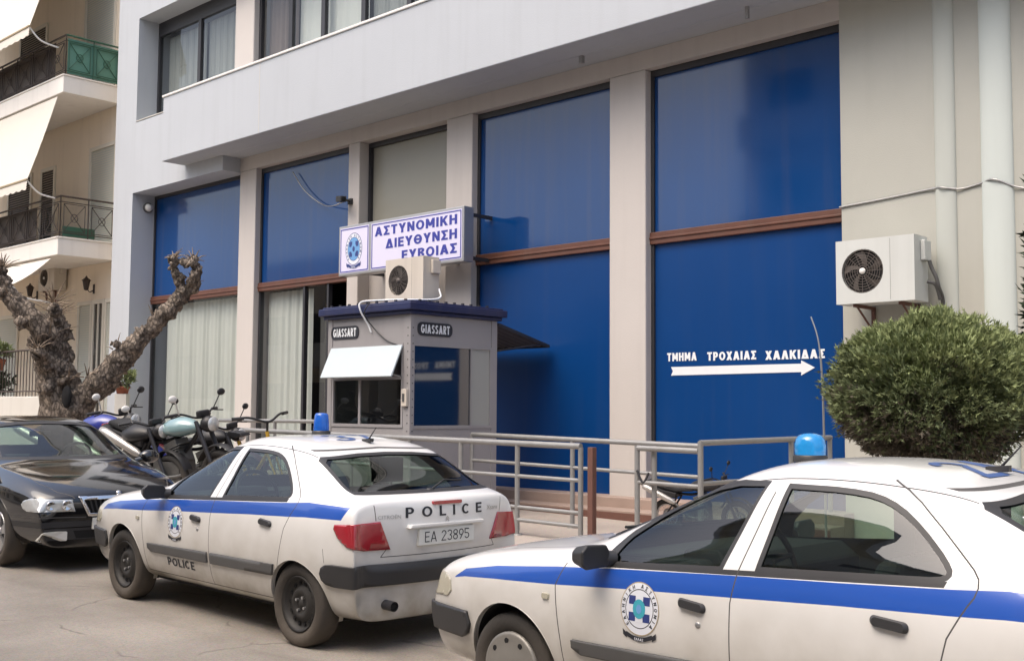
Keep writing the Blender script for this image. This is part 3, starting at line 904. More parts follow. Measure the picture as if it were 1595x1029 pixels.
# maker plates: same word on two faces
def rrect(u0, u1, v0, v1, r, k=5):
    out = []
    for cx_, cy_, a0 in ((u1 - r, v1 - r, 0), (u0 + r, v1 - r, 90), (u0 + r, v0 + r, 180), (u1 - r, v0 + r, 270)):
        for i in range(k + 1):
            a = R(a0 + 90 * i / k)
            out.append((cx_ + r * math.cos(a), cy_ + r * math.sin(a)))
    return out
def plate(fn):
    m = MB()
    m.prism(rrect(-.30, .30, -.085, .085, .07), lambda u, v: fn(u, v, .002), lambda u, v: fn(u, v, .012))
    p = m.build('name_plate', MATS['badge_black'], K)
    m = MB(); m.text('GIASSART', lambda u, v, q: fn(u, v - .055, .014), size=.155, bold=.25, align='CENTER', fit=.50)
    m.build('plate_lettering', MATS['letter_white'], p)
plate(lambda u, v, q: (kx0 + .36 + u * .98, ky0 + .012 - q, 2.64 + v))
plate(lambda u, v, q: (kx1 - .012 + q, ky0 + .42 + u, 2.645 + v))
m = MB(); m.box(kx1 - .125, kx1 - .03, ky0 - .04, ky0 - .001, 1.66, 1.88)
sb = m.build('switch_box', MATS['ac_cream'], K, bevel=.008)
m = MB(); m.box(kx1 - .095, kx1 - .06, ky0 - .05, ky0 - .0405, 1.72, 1.82); m.build('switch', MATS['grey_plastic'], sb)
# canopy over the rear door
m = MB()
nr = 44
def can(u, v):
    x = kx0 + .15 + (kx1 + .02 - kx0 - .15) * u
    return (x, ky1 + .005 + 1.03 * v, 2.80 - .25 * v + .014 * math.sin(u * 2 * PI * 11))
m.grid(can, 88, 4)
m.grid(lambda u, v: tuple(Vector(can(1 - u, v)) - Vector((0, 0, .012))), 88, 4)
cp = m.build('canopy', MATS['corrugated_sheet'], K)
m = MB(); m.obox((kx1 + .01, ky1 + .52, 2.655), (.012, 0, 0), (0, .515, -.125), (0, .004, .02)); m.cyl((kx1, ky1 + .95, 2.56), (kx1, ky1, 2.42), .014, 8)
m.cyl((kx0 + .2, ky1 + .95, 2.56), (kx0 + .2, ky1, 2.42), .014, 8); m.box(kx0 + .15, kx1 + .02, ky1 + 1.02, ky1 + 1.05, 2.51, 2.55)
m.build('canopy_frame', MATS['dark_metal'], cp)
# cables on the roof: from the air conditioner down the front
m = MB()
m.tube(bez([(-10.84, 9.95, 3.2), (-10.75, 9.85, 3.06), (-10.95, 9.45, 3.03), (-11.3, 9.3, 3.03), (-11.5, 9.18, 3.01), (-11.5, 9.17, 2.9), (-11.46, 9.27, 2.72), (-11.42, 9.29, 2.62)], 6), .012, 7)
tag(m.build('roof_cable', MATS['letter_white']), 'white cable looping from the kiosk air conditioner over the blue roof edge', 'cable')
m = MB()
m.tube(bez([(-11.32, 9.18, 3.0), (-11.38, 9.14, 2.85), (-11.34, 9.28, 2.66), (-11.1, 9.29, 2.50), (-10.9, 9.29, 2.44)], 6), .008, 6)
tag(m.build('roof_cable', MATS['dark_metal']), 'thin dark cable dropping down the kiosk front beside its left name plate', 'cable')
aircon(-11.66, 9.72, 3.045, .76, .58, .28, 'cream air conditioner standing on the blue kiosk roof below the station sign', 'ac_cream', 'foot', False, 'ac_grille')

# ================================================================== tubular railings along the ramp
G = MATS['galvanised']
def rail(label, segs, posts, rp=.028, extra=None):
    """segs: (p, q) pipe runs; posts: (x, y, ztop)"""
    xs_ = [p[0] for p in posts]; ys_ = [p[1] for p in posts]
    t = thing('railing', label, 'railing', (sum(xs_) / len(xs_), sum(ys_) / len(ys_), PAVE))
    for a, b, r in segs:
        m = MB(); m.tube([a, b], r, 12); m.build('rail', G, t)
    for x, y, zt in posts:
        z0 = PAVE + lift(x)
        m = MB(); m.cyl((x, y, z0 - .02), (x, y, zt), rp, 12); m.lathe([(0, .06), (.008, .06), (.012, rp)], (x, y, z0), 'Z', 14)
        m.build('post', G, t)
    return t
ya = 9.14
def zt(x): return 1.245 + .010 * (-7.7 - x)
def run(x0, x1, dz, y, r): return ((x0, y, zt(x0) + dz), (x1, y, zt(x1) + dz), r)
rail('long grey tubular railing running along the pavement in front of the kiosk',
     [run(-15.0, -7.72, 0, ya, .034)] + [run(-15.0, -7.72, d, ya, .022) for d in (-.36, -.70, -.84)],
     [(x, ya, zt(x) - .01) for x in (-15.0, -14.0, -12.8, -11.6, -10.45, -9.55, -8.64, -7.72)])
yb = 10.15
rail('second grey tubular railing standing farther in, behind the long one',
     [((-16.6, yb, 1.42), (-13.0, yb, 1.44), .03), ((-10.4, yb, 1.31), (-6.9, yb, 1.25), .03), ((-10.4, yb, .98), (-6.9, yb, .92), .022)],
     [(-16.6, yb, 1.42), (-14.8, yb, 1.43), (-13.0, yb, 1.44), (-10.4, yb, 1.31), (-8.7, yb, 1.28), (-6.9, yb, 1.25)])
rail('short grey railing joining two posts right of the rusty post',
     [((-7.05, ya + .1, 1.245), (-6.30, ya + .1, 1.235), .030), ((-7.05, ya + .1, .90), (-6.30, ya + .1, .89), .022)],
     [(-7.05, ya + .1, 1.27), (-6.88, ya + .16, 1.27)])
rail('grey railing turning from the corner post towards the blue bays',
     [((-6.25, 9.2, 1.315), (-6.25, 11.80, 1.335), .030), ((-6.25, 9.2, .92), (-6.25, 11.80, .93), .022)],
     [(-6.25, 9.2, 1.33), (-6.25, 10.92, 1.34), (-6.25, 11.78, 1.34)])
m = MB()
z0 = PAVE + lift(-7.5)
m.box(-7.60, -7.53, ya - .035, ya + .035, z0 - .02, 1.24); m.box(-7.64, -7.49, ya - .075, ya + .075, z0, z0 + .012)
tag(m.build('rusty_post', MATS['rust_brown'], bevel=.006), 'square rusty brown steel post beside the end of the long railing', 'post')
# utility stub with chain between the paired posts
m = MB()
m.tube(bez([(-7.03, ya + .07, 1.02), (-6.96, ya + .08, .90), (-6.91, ya + .11, 1.0)], 6), .012, 6)
tag(m.build('chain', MATS['dark_metal']), 'dark chain looped between the paired railing posts', 'chain')

# ================================================================== trees and plants
def fol(name, c, var=.45, sc=3.):
    m = pm(name, c, .75, var=var, scale=sc, spec=.25)
    return m
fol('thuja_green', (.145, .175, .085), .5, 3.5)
fol('thuja_pale', (.22, .26, .115), .4, 3.)
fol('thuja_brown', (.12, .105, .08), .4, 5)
fol('cypress_green', (.022, .034, .018), .5, 4)
def bark(name, dark, mid, pale):
    m = pm(name, mid, .92, var=.3, scale=5)
    n, l = m.node_tree.nodes, m.node_tree.links
    b = n['Principled BSDF']
    tc = n.new('ShaderNodeTexCoord')
    mp = n.new('ShaderNodeMapping'); mp.inputs['Scale'].default_value = (1, 1, .55)
    l.new(tc.outputs['Object'], mp.inputs['Vector'])
    v = n.new('ShaderNodeTexVoronoi'); v.inputs['Scale'].default_value = 17; v.feature = 'DISTANCE_TO_EDGE'
    ns = n.new('ShaderNodeTexNoise'); ns.inputs['Scale'].default_value = 9; ns.inputs['Detail'].default_value = 9; ns.inputs['Roughness'].default_value = .75
    l.new(mp.outputs[0], ns.inputs['Vector'])
    mx = n.new('ShaderNodeMix'); mx.data_type = 'VECTOR'; mx.inputs[0].default_value = .12
    l.new(mp.outputs[0], mx.inputs[4]); l.new(ns.outputs['Color'], mx.inputs[5]); l.new(mx.outputs[1], v.inputs['Vector'])
    rp = n.new('ShaderNodeValToRGB')
    e = rp.color_ramp.elements
    e[0].position = .34; e[0].color = (*dark, 1); e[1].position = .68; e[1].color = (*pale, 1)
    k = e.new(.52); k.color = (*mid, 1)
    l.new(ns.outputs['Fac'], rp.inputs[0])
    r2 = n.new('ShaderNodeMapRange'); r2.inputs['From Max'].default_value = .12; r2.inputs['To Min'].default_value = .5
    l.new(v.outputs['Distance'], r2.inputs['Value'])
    mm = n.new('ShaderNodeMix'); mm.data_type = 'RGBA'; mm.blend_type = 'MULTIPLY'; mm.inputs[0].default_value = 1
    l.new(rp.outputs[0], mm.inputs[6]); l.new(r2.outputs[0], mm.inputs[7])
    l.new(mm.outputs[2], b.inputs['Base Color'])
    ad = n.new('ShaderNodeMath'); ad.operation = 'ADD'
    l.new(ns.outputs['Fac'], ad.inputs[0]); l.new(r2.outputs[0], ad.inputs[1])
    bp = n.new('ShaderNodeBump'); bp.inputs['Strength'].default_value = 1; bp.inputs['Distance'].default_value = .035
    l.new(ad.outputs[0], bp.inputs['Height']); l.new(bp.outputs[0], b.inputs['Normal'])
bark('bark', (.085, .068, .055), (.27, .22, .175), (.47, .39, .31))
pm('bark_pale', (.24, .185, .135), .9, var=.35, scale=9, bump=.8, bscale=30)
rnd = random.Random(11)

def sprays(center, rad, count, ln, wd, seed, squash=(1, 1, 1), inner=.72, updrift=.35, mats=3, pale_z=.35):
    """many narrow leaf sprays pointing outward from a lumpy ball"""
    r_ = random.Random(seed)
    m = MB()
    C = Vector(center)
    for i in range(count):
        z = r_.uniform(-1, 1); a = r_.uniform(0, 2 * PI); s = math.sqrt(1 - z * z)
        d = Vector((s * math.cos(a), s * math.sin(a), z))
        lump = 1 + .13 * mnoise.noise(d * 2.3 + Vector((seed, 0, 0))) + .10 * mnoise.noise(d * 6.1 + Vector((0, seed, 0))) + (.09 * r_.random() if r_.random() < .05 else 0)
        q = inner + (1 - inner) * r_.random() ** .55
        gap = mnoise.noise(d * 4.6 + Vector((3, seed, 1)))
        if gap < -.2 and q > .84: q -= .13
        base = C + Vector((d.x * rad * squash[0], d.y * rad * squash[1], d.z * rad * squash[2])) * lump * q
        dirv = (d * .75 + Vector((0, 0, updrift)) + Vector((r_.gauss(0, .33), r_.gauss(0, .33), r_.gauss(0, .30)))).normalized()
        L = ln * r_.uniform(.6, 1.35)
        side = dirv.cross(Vector((r_.gauss(0, 1), r_.gauss(0, 1), r_.gauss(0, 1)))).normalized() * wd * r_.uniform(.6, 1.2)
        nrm = dirv.cross(side).normalized()
        mi = 0
        k = d.z + .55 * gap + r_.gauss(0, .22) + .25 * d.x  # paler sprays towards the top and +x side, brown ones towards the bottom
        if mats > 1 and k > pale_z: mi = 1
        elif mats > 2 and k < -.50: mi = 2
        # a spray: tapering blade with two side tufts
        p0, p1, p2 = base, base + dirv * L * .5, base + dirv * L + nrm * L * .12
        m.add([p0 - side * .35, p1 - side, p2, p1 + side, p0 + side * .35], [(0, 1, 2, 3, 4)], mi)
        for sg_ in (-1, 1):
            b2 = (dirv + side.normalized() * sg_ * .8).normalized()
            o = p0 + dirv * L * .25
            e = o + b2 * L * .5
            sd = nrm.cross(b2).normalized() * wd * .55
            m.add([o, o + b2 * L * .25 - sd, e, o + b2 * L * .25 + sd], [(0, 1, 2, 3)], mi)
    return m
# round clipped conifer in front of the side wall
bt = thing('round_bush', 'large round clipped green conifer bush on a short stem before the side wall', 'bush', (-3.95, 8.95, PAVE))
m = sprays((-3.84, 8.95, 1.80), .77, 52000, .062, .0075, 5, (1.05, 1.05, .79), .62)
m.build('crown', [MATS['thuja_green'], MATS['thuja_pale'], MATS['thuja_brown']], bt)
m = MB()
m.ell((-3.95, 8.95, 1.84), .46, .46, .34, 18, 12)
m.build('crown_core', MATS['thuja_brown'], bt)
m = MB(); m.tube(bez([(-3.93, 8.95, PAVE - .05), (-3.95, 8.96, .7), (-3.92, 8.94, 1.2), (-3.95, 8.95, 1.6)], 4), [.075 - .002 * i for i in range(13)], 10)
for i in range(7):
    a = 2 * PI * i / 7
    m.tube([(-3.94, 8.95, 1.15 + .04 * i), (-3.94 + .3 * math.cos(a), 8.95 + .3 * math.sin(a), 1.5 + .05 * i)], [.025, .008], 6)
m.build('trunk', MATS['bark'], bt)
# dark cypress just entering at the right edge
ct = thing('cypress', 'tall dark cypress at the right edge beyond the half columns', 'tree', (-3.05, 10.3, PAVE))
m = sprays((-3.05, 10.3, 2.55), .46, 7000, .12, .02, 9, (1., 1., 4.6), .55, .5, 1)
m.build('crown', MATS['cypress_green'], ct)
m = MB(); m.ell((-3.05, 10.3, 2.5), .28, .28, 1.6, 14, 12); m.build('crown_core', MATS['cypress_green'], ct)
m = MB(); m.tube([(-3.05, 10.3, PAVE - .05), (-3.05, 10.3, 1.4)], [.10, .07], 10); m.build('trunk', MATS['bark'], ct)
# bare whip of a stem
m = MB()
m.tube(bez([(-5.14, 9.6, PAVE - .02), (-5.15, 9.6, 1.33), (-5.16, 9.6, 1.87), (-5.18, 9.6, 2.17), (-5.21, 9.6, 2.35), (-5.27, 9.6, 2.52)], 5), [.012] * 6 + [.010] * 10 + [.007] * 10, 6)
tag(m.build('bare_stem', MATS['steel_grey']), 'thin bare greyish stem rising in front of the arrow tip on the blue glass', 'sapling')

# pollarded street tree
def skin_tree(nodes, edges, name, mat, parent, sub=2, disp=.05):
    me = bpy.data.meshes.new(name)
    M = INV[parent.name]
    me.from_pydata([tuple(M @ Vector(p)) for p, r in nodes], edges, [])
    o = bpy.data.objects.new(name, me)
    COL.objects.link(o)
    o.parent = parent
    sk = o.modifiers.new('skin', 'SKIN')
    sd = o.modifiers.new('sub', 'SUBSURF'); sd.levels = sd.render_levels = sub
    lay = me.skin_vertices[0].data if me.skin_vertices else None
    if lay is None:
        me.skin_vertices.new() if hasattr(me.skin_vertices, 'new') else None
        lay = me.skin_vertices[0].data
    for i, (p, r) in enumerate(nodes):
        lay[i].radius = (r, r * .95)
        lay[i].use_root = (i == 0)
    dg = bpy.context.evaluated_depsgraph_get()
    dg.update()
    ev = bpy.data.meshes.new_from_object(o.evaluated_get(dg))
    o.modifiers.clear()
    o.data = ev
    ev.name = name
    for v in ev.vertices:
        q = v.co
        n_ = mnoise.noise(q * 3.3) * .6 + mnoise.noise(q * 7.) * .6 + (mnoise.noise(q * 15) ** 2) * 1.1 - .3 * abs(mnoise.noise(q * 26))
        v.co = q + v.normal * disp * n_
    for p in ev.polygons: p.use_smooth = True
    ev.materials.clear(); ev.materials.append(mat)
    return o
TT = thing('pollarded_tree', 'gnarled pollarded street tree with thick cut limbs and no leaves behind the black car', 'tree', (-17.65, 8.0, .35))
nodes = [((-17.68, 8.08, .1), .50), ((-17.68, 8.08, .7), .38), ((-17.67, 8.06, 1.3), .34), ((-17.67, 8.05, 1.75), .33), ((-17.68, 8.0, 2.15), .31), ((-17.70, 7.95, 2.5), .28), ((-17.70, 7.92, 2.78), .27), ((-17.66, 7.92, 2.98), .19)]
edges = [(i, i + 1) for i in range(7)]
n0 = len(nodes)
nodes += [((-17.30, 8.12, 1.62), .25), ((-17.05, 8.34, 1.95), .225), ((-16.82, 8.53, 2.28), .20), ((-16.60, 8.71, 2.60), .175), ((-16.38, 8.90, 2.90), .145), ((-16.18, 9.06, 3.16), .125), ((-16.0, 9.2, 3.40), .11), ((-15.88, 9.31, 3.56), .12)]
edges += [(2, n0)] + [(n0 + i, n0 + i + 1) for i in range(7)]
n1 = len(nodes)
nodes += [((-17.54, 7.72, 2.80), .21), ((-17.57, 7.50, 3.02), .19), ((-17.71, 7.32, 3.19), .165), ((-17.83, 7.19, 3.36), .15), ((-17.87, 7.14, 3.56), .12), ((-17.86, 7.12, 3.74), .09)]
edges += [(5, n1)] + [(n1 + i, n1 + i + 1) for i in range(5)]
n2 = len(nodes)
nodes += [((-15.73, 9.22, 3.66), .085), ((-15.66, 9.26, 3.80), .07), ((-15.72, 9.18, 3.90), .065), ((-15.84, 9.06, 3.92), .05)]
edges += [(n1 - 1, n2)] + [(n2 + i, n2 + i + 1) for i in range(3)]
n3 = len(nodes)
nodes += [((-15.98, 9.12, 3.62), .07), ((-15.99, 9.02, 3.78), .06), ((-15.97, 8.98, 3.92), .065)]
edges += [(n1 - 2, n3), (n3, n3 + 1), (n3 + 1, n3 + 2)]
n4 = len(nodes)
nodes += [((-17.42, 7.78, 3.08), .10), ((-17.28, 7.70, 3.22), .07), ((-17.86, 7.95, 3.2), .08), ((-17.40, 7.60, 2.35), .13), ((-17.24, 7.48, 2.46), .10)]
edges += [(6, n4), (n4, n4 + 1), (7, n4 + 2), (4, n4 + 3), (n4 + 3, n4 + 4)]
skin_tree(nodes, edges, 'trunk', MATS['bark'], TT, 3, .085)
r_ = random.Random(4)
def knob(c, r):
    m = MB()
    m.ell(c, r, r, r * .8, 20, 14, 0, Matrix.Rotation(r_.uniform(0, 3), 3, 'Z'))
    kb = m.build('knot', MATS['bark'], TT)
    for v in kb.data.vertices: v.co += v.normal * .09 * mnoise.noise(v.co * 9)
for c, r in (((-17.24, 7.46, 2.47), .11), ((-17.74, 7.60, 2.62), .12), ((-17.44, 7.70, 1.9), .12), ((-17.25, 7.90, 2.05), .09), ((-16.7, 8.45, 2.62), .07), ((-15.72, 9.2, 3.9), .09), ((-15.97, 9.0, 3.95), .085), ((-17.86, 7.1, 3.76), .10), ((-17.84, 7.16, 3.4), .13), ((-17.60, 7.36, 2.95), .13)):
    knob(c, r)
m = MB()
for c, rx, rz in (((-17.16, 7.90, 1.78), .13, .18), ((-17.62, 7.58, 2.55), .10, .10)):
    m.ell(c, rx, .06, rz, 12, 8)
m.build('hollow', MATS['shadow_black'], TT)
for c, k, L in (((-15.72, 9.2, 3.92), 16, .16), ((-15.97, 9.0, 3.96), 12, .15), ((-17.86, 7.12, 3.78), 22, .20), ((-17.75, 7.2, 3.35), 8, .2), ((-15.9, 9.28, 3.6), 10, .16), ((-17.25, 7.95, 2.02), 10, .26), ((-17.66, 7.9, 3.08), 14, .30), ((-17.28, 7.7, 3.25), 12, .3), ((-17.24, 7.45, 2.5), 14, .28), ((-17.86, 7.95, 3.25), 8, .25), ((-17.1, 8.2, 2.1), 8, .3), ((-17.4, 7.7, 2.75), 6, .35), ((-16.75, 8.48, 2.52), 5, .22), ((-16.3, 8.85, 3.05), 5, .14)):
    m = MB()
    for i in range(k):
        d = Vector((r_.gauss(0, .8), r_.gauss(0, .8), r_.uniform(-.2, 1.2))).normalized()
        p = Vector(c) + d * .05
        l_ = L * r_.uniform(.5, 1.3)
        m.tube([p, p + d * l_ * .5 + Vector((0, 0, .02)), p + d * l_], [.011, .008, .003], 5)
    m.build('twig', MATS['bark_pale'], TT)

# ================================================================== apartment block to the left
AP = thing('apartment_block', 'cream apartment block with iron-railed balconies and pale awnings left of the station', 'building', (-29, 12, .3))
CW = MATS['cream_plaster']
NY = 12.05
m = MB(); m.box(-42, -22.953, NY, 22, .2, 16); m.build('wall', CW, AP)
pm('balcony_white', (.76, .73, .68), .7, var=.05, scale=1.5, streak=.10)
pm('shutter_pale', (.56, .57, .50), .6, var=.06, scale=3)
pm('shutter_frame', (.66, .62, .53), .6, var=.05)
pm('iron_dark', (.045, .032, .026), .6, var=.3, scale=8)
pm('iron_green', (.018, .085, .052), .5, var=.2, scale=8)
pm('green_mesh', (.10, .24, .19), .7, var=.15, scale=9)
pm('awning_cloth', (.60, .56, .50), .85, var=.05, scale=1.5)
pm('awning_trim', (.30, .24, .15), .8, var=.15, scale=5)
pm('dark_window', (.05, .045, .04), .25, var=.3, scale=2)
pm('terracotta', (.26, .085, .05), .75, var=.2, scale=8)
pm('dark_shutter', (.05, .035, .025), .6, var=.25, scale=6)
def opening(x0, x1, z0, z1, kind='shutter'):
    f = MB()
    f.box(x0 - .09, x0, NY - .04, NY + .02, z0, z1 + .09); f.box(x1, x1 + .09, NY - .04, NY + .02, z0, z1 + .09); f.box(x0, x1, NY - .04, NY + .02, z1, z1 + .09)
    fo = f.build('window_frame', MATS['shutter_frame'], AP)
    s = MB()
    if kind == 'shutter':
        n = int((z1 - z0) / .055)
        for i in range(n):
            z = z0 + (z1 - z0) * i / n
            s.add([(x0, NY - .018, z), (x1, NY - .018, z), (x1, NY - .006, z + .05), (x0, NY - .006, z + .05)], [(0, 1, 2, 3)])
        s.build('roller_shutter', MATS['shutter_pale'], fo)
    elif kind == 'dark':
        n = int((z1 - z0) / .06)
        for i in range(n):
            z = z0 + (z1 - z0) * i / n
            s.add([(x0, NY - .03, z), (x1, NY - .03, z), (x1, NY - .008, z + .055), (x0, NY - .008, z + .055)], [(0, 1, 2, 3)])
        s.build('louvre_shutter', MATS['dark_shutter'], fo)
    else:
        s.box(x0, x1, NY - .012, NY - .002, z0, z1); s.build('pane', MATS['dark_window'], fo)
        b = MB(); b.box((x0 + x1) / 2 - .03, (x0 + x1) / 2 + .03, NY - .035, NY - .0125, z0, z1); b.build('mullion', MATS['shutter_frame'], fo)
opening(-25.75, -24.35, 8.95, 11.9)
opening(-25.25, -24.10, 5.3, 7.62)
opening(-27.9, -27.25, 5.3, 7.5, 'dark')
opening(-29.9, -28.6, 5.3, 7.5, 'dark'); opening(-29.5, -28.0, 8.95, 11.3, 'dark'); opening(-33.5, -32, 8.95, 11.3); opening(-33.5, -32, 5.3, 7.6)
# ground floor
opening(-25.6, -25.05, 1.5, 4.0); opening(-24.85, -24.45, 1.2, 4.0, 'glass'); opening(-24.25, -23.5, 1.2, 4.0); opening(-27.6, -26.6, 1.6, 3.9, 'glass'); opening(-30.4, -29.1, 1.6, 3.9)
def balcony(z, zt_, label, green=False):
    by, bx1, bx0 = 10.70, -23.93, -36.0
    m = MB(); m.box(bx0, bx1, by, NY - .002, z - .37, z); m.box(bx0, bx1 + .02, by - .025, NY - .002, z, z + .035)
    s = m.build('balcony', MATS['balcony_white'], AP, bevel=.012)
    zr = z + .93
    def panel(P, Q, mat, name, k):
        """crossed iron panel between two plan points"""
        m = MB()
        P, Q = Vector(P), Vector(Q)
        m.tube([(P.x, P.y, zr), (Q.x, Q.y, zr)], .022, 8)
        for dz, r in ((-.12, .011), (-.80, .011)): m.tube([(P.x, P.y, zr + dz), (Q.x, Q.y, zr + dz)], r, 6)
        for i in range(k + 1):
            p = P.lerp(Q, i / k)
            m.tube([(p.x, p.y, z + .03), (p.x, p.y, zr)], .014, 6)
        for i in range(k):
            a, b = P.lerp(Q, (i + .12) / k), P.lerp(Q, (i + .88) / k)
            lo, hi = zr - .76, zr - .16
            for u, v in (((a, lo), (b, hi)), ((a, hi), (b, lo)), ((a, lo), (b, lo)), ((a, hi), (b, hi)), ((a, lo), (a, hi)), ((b, lo), (b, hi))):
                m.tube([(u[0].x, u[0].y, u[1]), (v[0].x, v[0].y, v[1])], .009, 6)
            c = P.lerp(Q, (i + .5) / k)
            m.tube([(c.x + (b - a).x * .16 * math.cos(t), c.y + (b - a).y * .16 * math.cos(t), (lo + hi) / 2 + .09 * math.sin(t)) for t in [2 * PI * q / 12 for q in range(12)]], .008, 5, closed=True)
        return m.build(name, mat, s)
    panel((bx1 - .03, by + .05, 0), (bx1 - .03, NY - .03, 0), MATS['iron_green' if green else 'iron_dark'], 'balcony_railing', 2)
    panel((bx0, by + .05, 0), (bx1 - .03, by + .05, 0), MATS['iron_dark'], 'balcony_railing', 14)
    if green:
        m = MB(); m.box(bx1 - .06, bx1 - .055, by + .1, NY - .05, z + .08, zr - .06); m.build('balcony_screen', MATS['green_mesh'], s)
        m = MB(); m.box(bx0, bx1 - .62, by + .08, by + .085, z + .08, zr - .04); m.build('balcony_screen', MATS['dark_shutter'], s)
    else:
        m = MB(); m.box(bx0, bx1 - 1.3, by + .08, by + .085, z + .08, zr - .1); m.build('balcony_screen', MATS['dark_shutter'], s)
balcony(8.90, 9.8, '', True)
balcony(5.30, 6.25, '')
m = MB(); m.box(-36, -23.93, 10.7, NY - .002, 12.1, 12.5); m.build('balcony', MATS['balcony_white'], AP, bevel=.012)
def awning(xr, p0, p1, valance=True, xl=-31.):
    """cloth from (y,z) p0 down to p1, with scalloped valance and arm"""
    m = MB()
    m.grid(lambda u, v: (xl + (xr - xl) * u, p0[0] + (p1[0] - p0[0]) * v, p0[1] + (p1[1] - p0[1]) * v - .05 * math.sin(PI * v)), 24, 8)
    m.grid(lambda u, v: (xl + (xr - xl) * (1 - u), p0[0] + (p1[0] - p0[0]) * v + .006, p0[1] + (p1[1] - p0[1]) * v - .05 * math.sin(PI * v) - .004), 24, 8)
    L = (xr - xl)
    n = int(L / .05)
    m.add([q for i in range(n + 1) for q in ((xl + L * i / n, p1[0], p1[1]), (xl + L * i / n, p1[0] - .02, p1[1] - .20 - .035 * abs(math.sin(i * .52))))], [(2 * i, 2 * i + 1, 2 * i + 3, 2 * i + 2) for i in range(n)])
    a = m.build('awning', MATS['awning_cloth'], AP)
    m = MB(); m.box(xl, xr, p1[0] - .02, p1[0] + .02, p1[1] - .02, p1[1] + .015); m.build('awning_bar', MATS['awning_trim'], a)
    m = MB(); m.tube(bez([(xr - .06, p1[0] + .02, p1[1] - .02), (xr - .05, p1[0] + .28, p1[1] - .25), (xr - .04, 10.72, p1[1] - .32)], 6), .020, 8); m.build('awning_arm', MATS['white_paint'], a)
awning(-24.15, (10.68, 8.46), (10.08, 6.52))
awning(-24.25, (10.66, 12.1), (10.05, 9.92))
awning(-24.15, (10.66, 4.86), (9.85, 4.22))
# terrace wall with iron railing and pots
m = MB(); m.box(-36, -22.6, 9.95, 10.25, .2, 1.84)
tag(m.build('garden_wall', MATS['pale_wall'], bevel=.015), 'low pale terrace wall in front of the cream apartment block', 'wall')
tr = thing('terrace_railing', 'dark iron railing on top of the low pale terrace wall', 'railing', (-29, 10.1, 1.84))
m = MB()
m.tube([(-36, 10.1, 2.82), (-23.4, 10.1, 2.82)], .022, 8); m.tube([(-36, 10.1, 1.95), (-23.4, 10.1, 1.95)], .014, 8)
for i in range(84):
    x = -36 + 12.6 * i / 83
    m.tube([(x, 10.1, 1.84), (x, 10.1, 2.82)], .010, 6)
m.build('rail', MATS['iron_dark'], tr)
aircon(-27.15, 11.7, 4.42, .85, .62, .3, 'old air conditioner under the lower balcony of the apartment block', 'ac_cream', 'bracket', False)
def lantern(x, z, label):
    t = thing('wall_lantern', label, 'lantern', (x, NY - .12, z))
    m = MB(); m.tube(bez([(x, NY - .005, z - .12), (x, NY - .12, z - .16), (x, NY - .2, z + .02), (x, NY - .17, z + .16)], 5), .012, 6); m.box(x - .04, x + .04, NY - .012, NY - .002, z - .2, z + .02); m.build('arm', MATS['iron_dark'], t)
    m = MB(); m.lathe([(-.16, .015), (-.14, .05), (.06, .085), (.07, .11), (.14, .03), (.18, .012)], (x, NY - .19, z + .02), 'Z', 6, sm=False); m.build('lamp_body', MATS['iron_dark'], t)
lantern(-24.95, 4.45, 'black wrought wall lantern right of the old air conditioner')
lantern(-28.0, 4.5, 'black wrought wall lantern left of the old air conditioner')
def potplant(x, y, z, label, leaf=True, s=1., seed=1):
    t = thing('potted_plant', label, 'potted plant', (x, y, z))
    m = MB(); m.lathe([(0, .10 * s), (.20 * s, .145 * s), (.20 * s, .165 * s), (.25 * s, .165 * s), (.25 * s, .14 * s), (.22 * s, .13 * s), (.22 * s, 0)], (x, y, z), 'Z', 18); m.build('pot', MATS['terracotta'], t)
    m = sprays((x, y, z + .42 * s), .24 * s, 260, .13, .022, seed, (1, 1, .8), .2); m.build('foliage', [MATS['thuja_green'], MATS['thuja_pale'], MATS['thuja_brown']], t)
potplant(-25.35, 10.1, 2.42, 'leafy plant in a terracotta pot hooked on the terrace railing left of the tree trunk', seed=3)
potplant(-21.2, 10.9, 1.92 - .1, 'small terracotta pot with drooping leaves beside the white left pier', seed=8, s=.9)
m = MB(); m.lathe([(0, .16), (1.5, .16)], (-21.2, 10.9, lift(-21) + PAVE), 'Z', 4, sm=False)
tag(m.build('plant_stand', MATS['pale_wall']), 'pale square plinth under the small terracotta pot by the white pier', 'plinth')
m = MB(); m.box(-24.0, -23.96, 10.82, 11.55, 5.36, 5.58)
tag(m.build('planter', MATS['iron_green'], bevel=.01), 'long green plastic planter behind the lower balcony railing', 'planter')
m = sprays((-27.0, 10.3, 2.15), .6, 1500, .12, .025, 21, (3.2, .5, .6), .3, .3, 1)
tag(m.build('terrace_shrub', MATS['cypress_green']), 'dark low shrub growing along the terrace railing', 'shrub')

# ================================================================== houses across the street, seen in the glass
def across(x0, x1, h, label, mat, seed):
    t = thing('street_house', label, 'building', ((x0 + x1) / 2, -12, .15))
    m = MB(); m.box(x0, x1, -20, -6.5, .15, h); wl = m.build('wall', mat, t)
    m = MB(); m.box(x0 - .1, x1 + .1, -20.1, -6.3, h, h + .25); m.build('roof', MATS['white_paint'], t)
    n = max(1, int((x1 - x0) / 3))
    for fl in range(int(h // 3.1)):
        z = .6 + fl * 3.1
        for i in range(n):
            x = x0 + (i + .5) * (x1 - x0) / n
            m = MB(); m.box(x - .75, x + .75, -6.498, -6.46, z + .3, z + 2.2); m.build('window', MATS['dark_window'], t)
        if fl:
            m = MB(); m.box(x0 + .4, x1 - .4, -6.498, -5.5, z - .25, z - .05); m.box(x0 + .4, x1 - .4, -5.56, -5.5, z - .05, z + .8); m.build('balcony', MATS['pale_wall'], t)
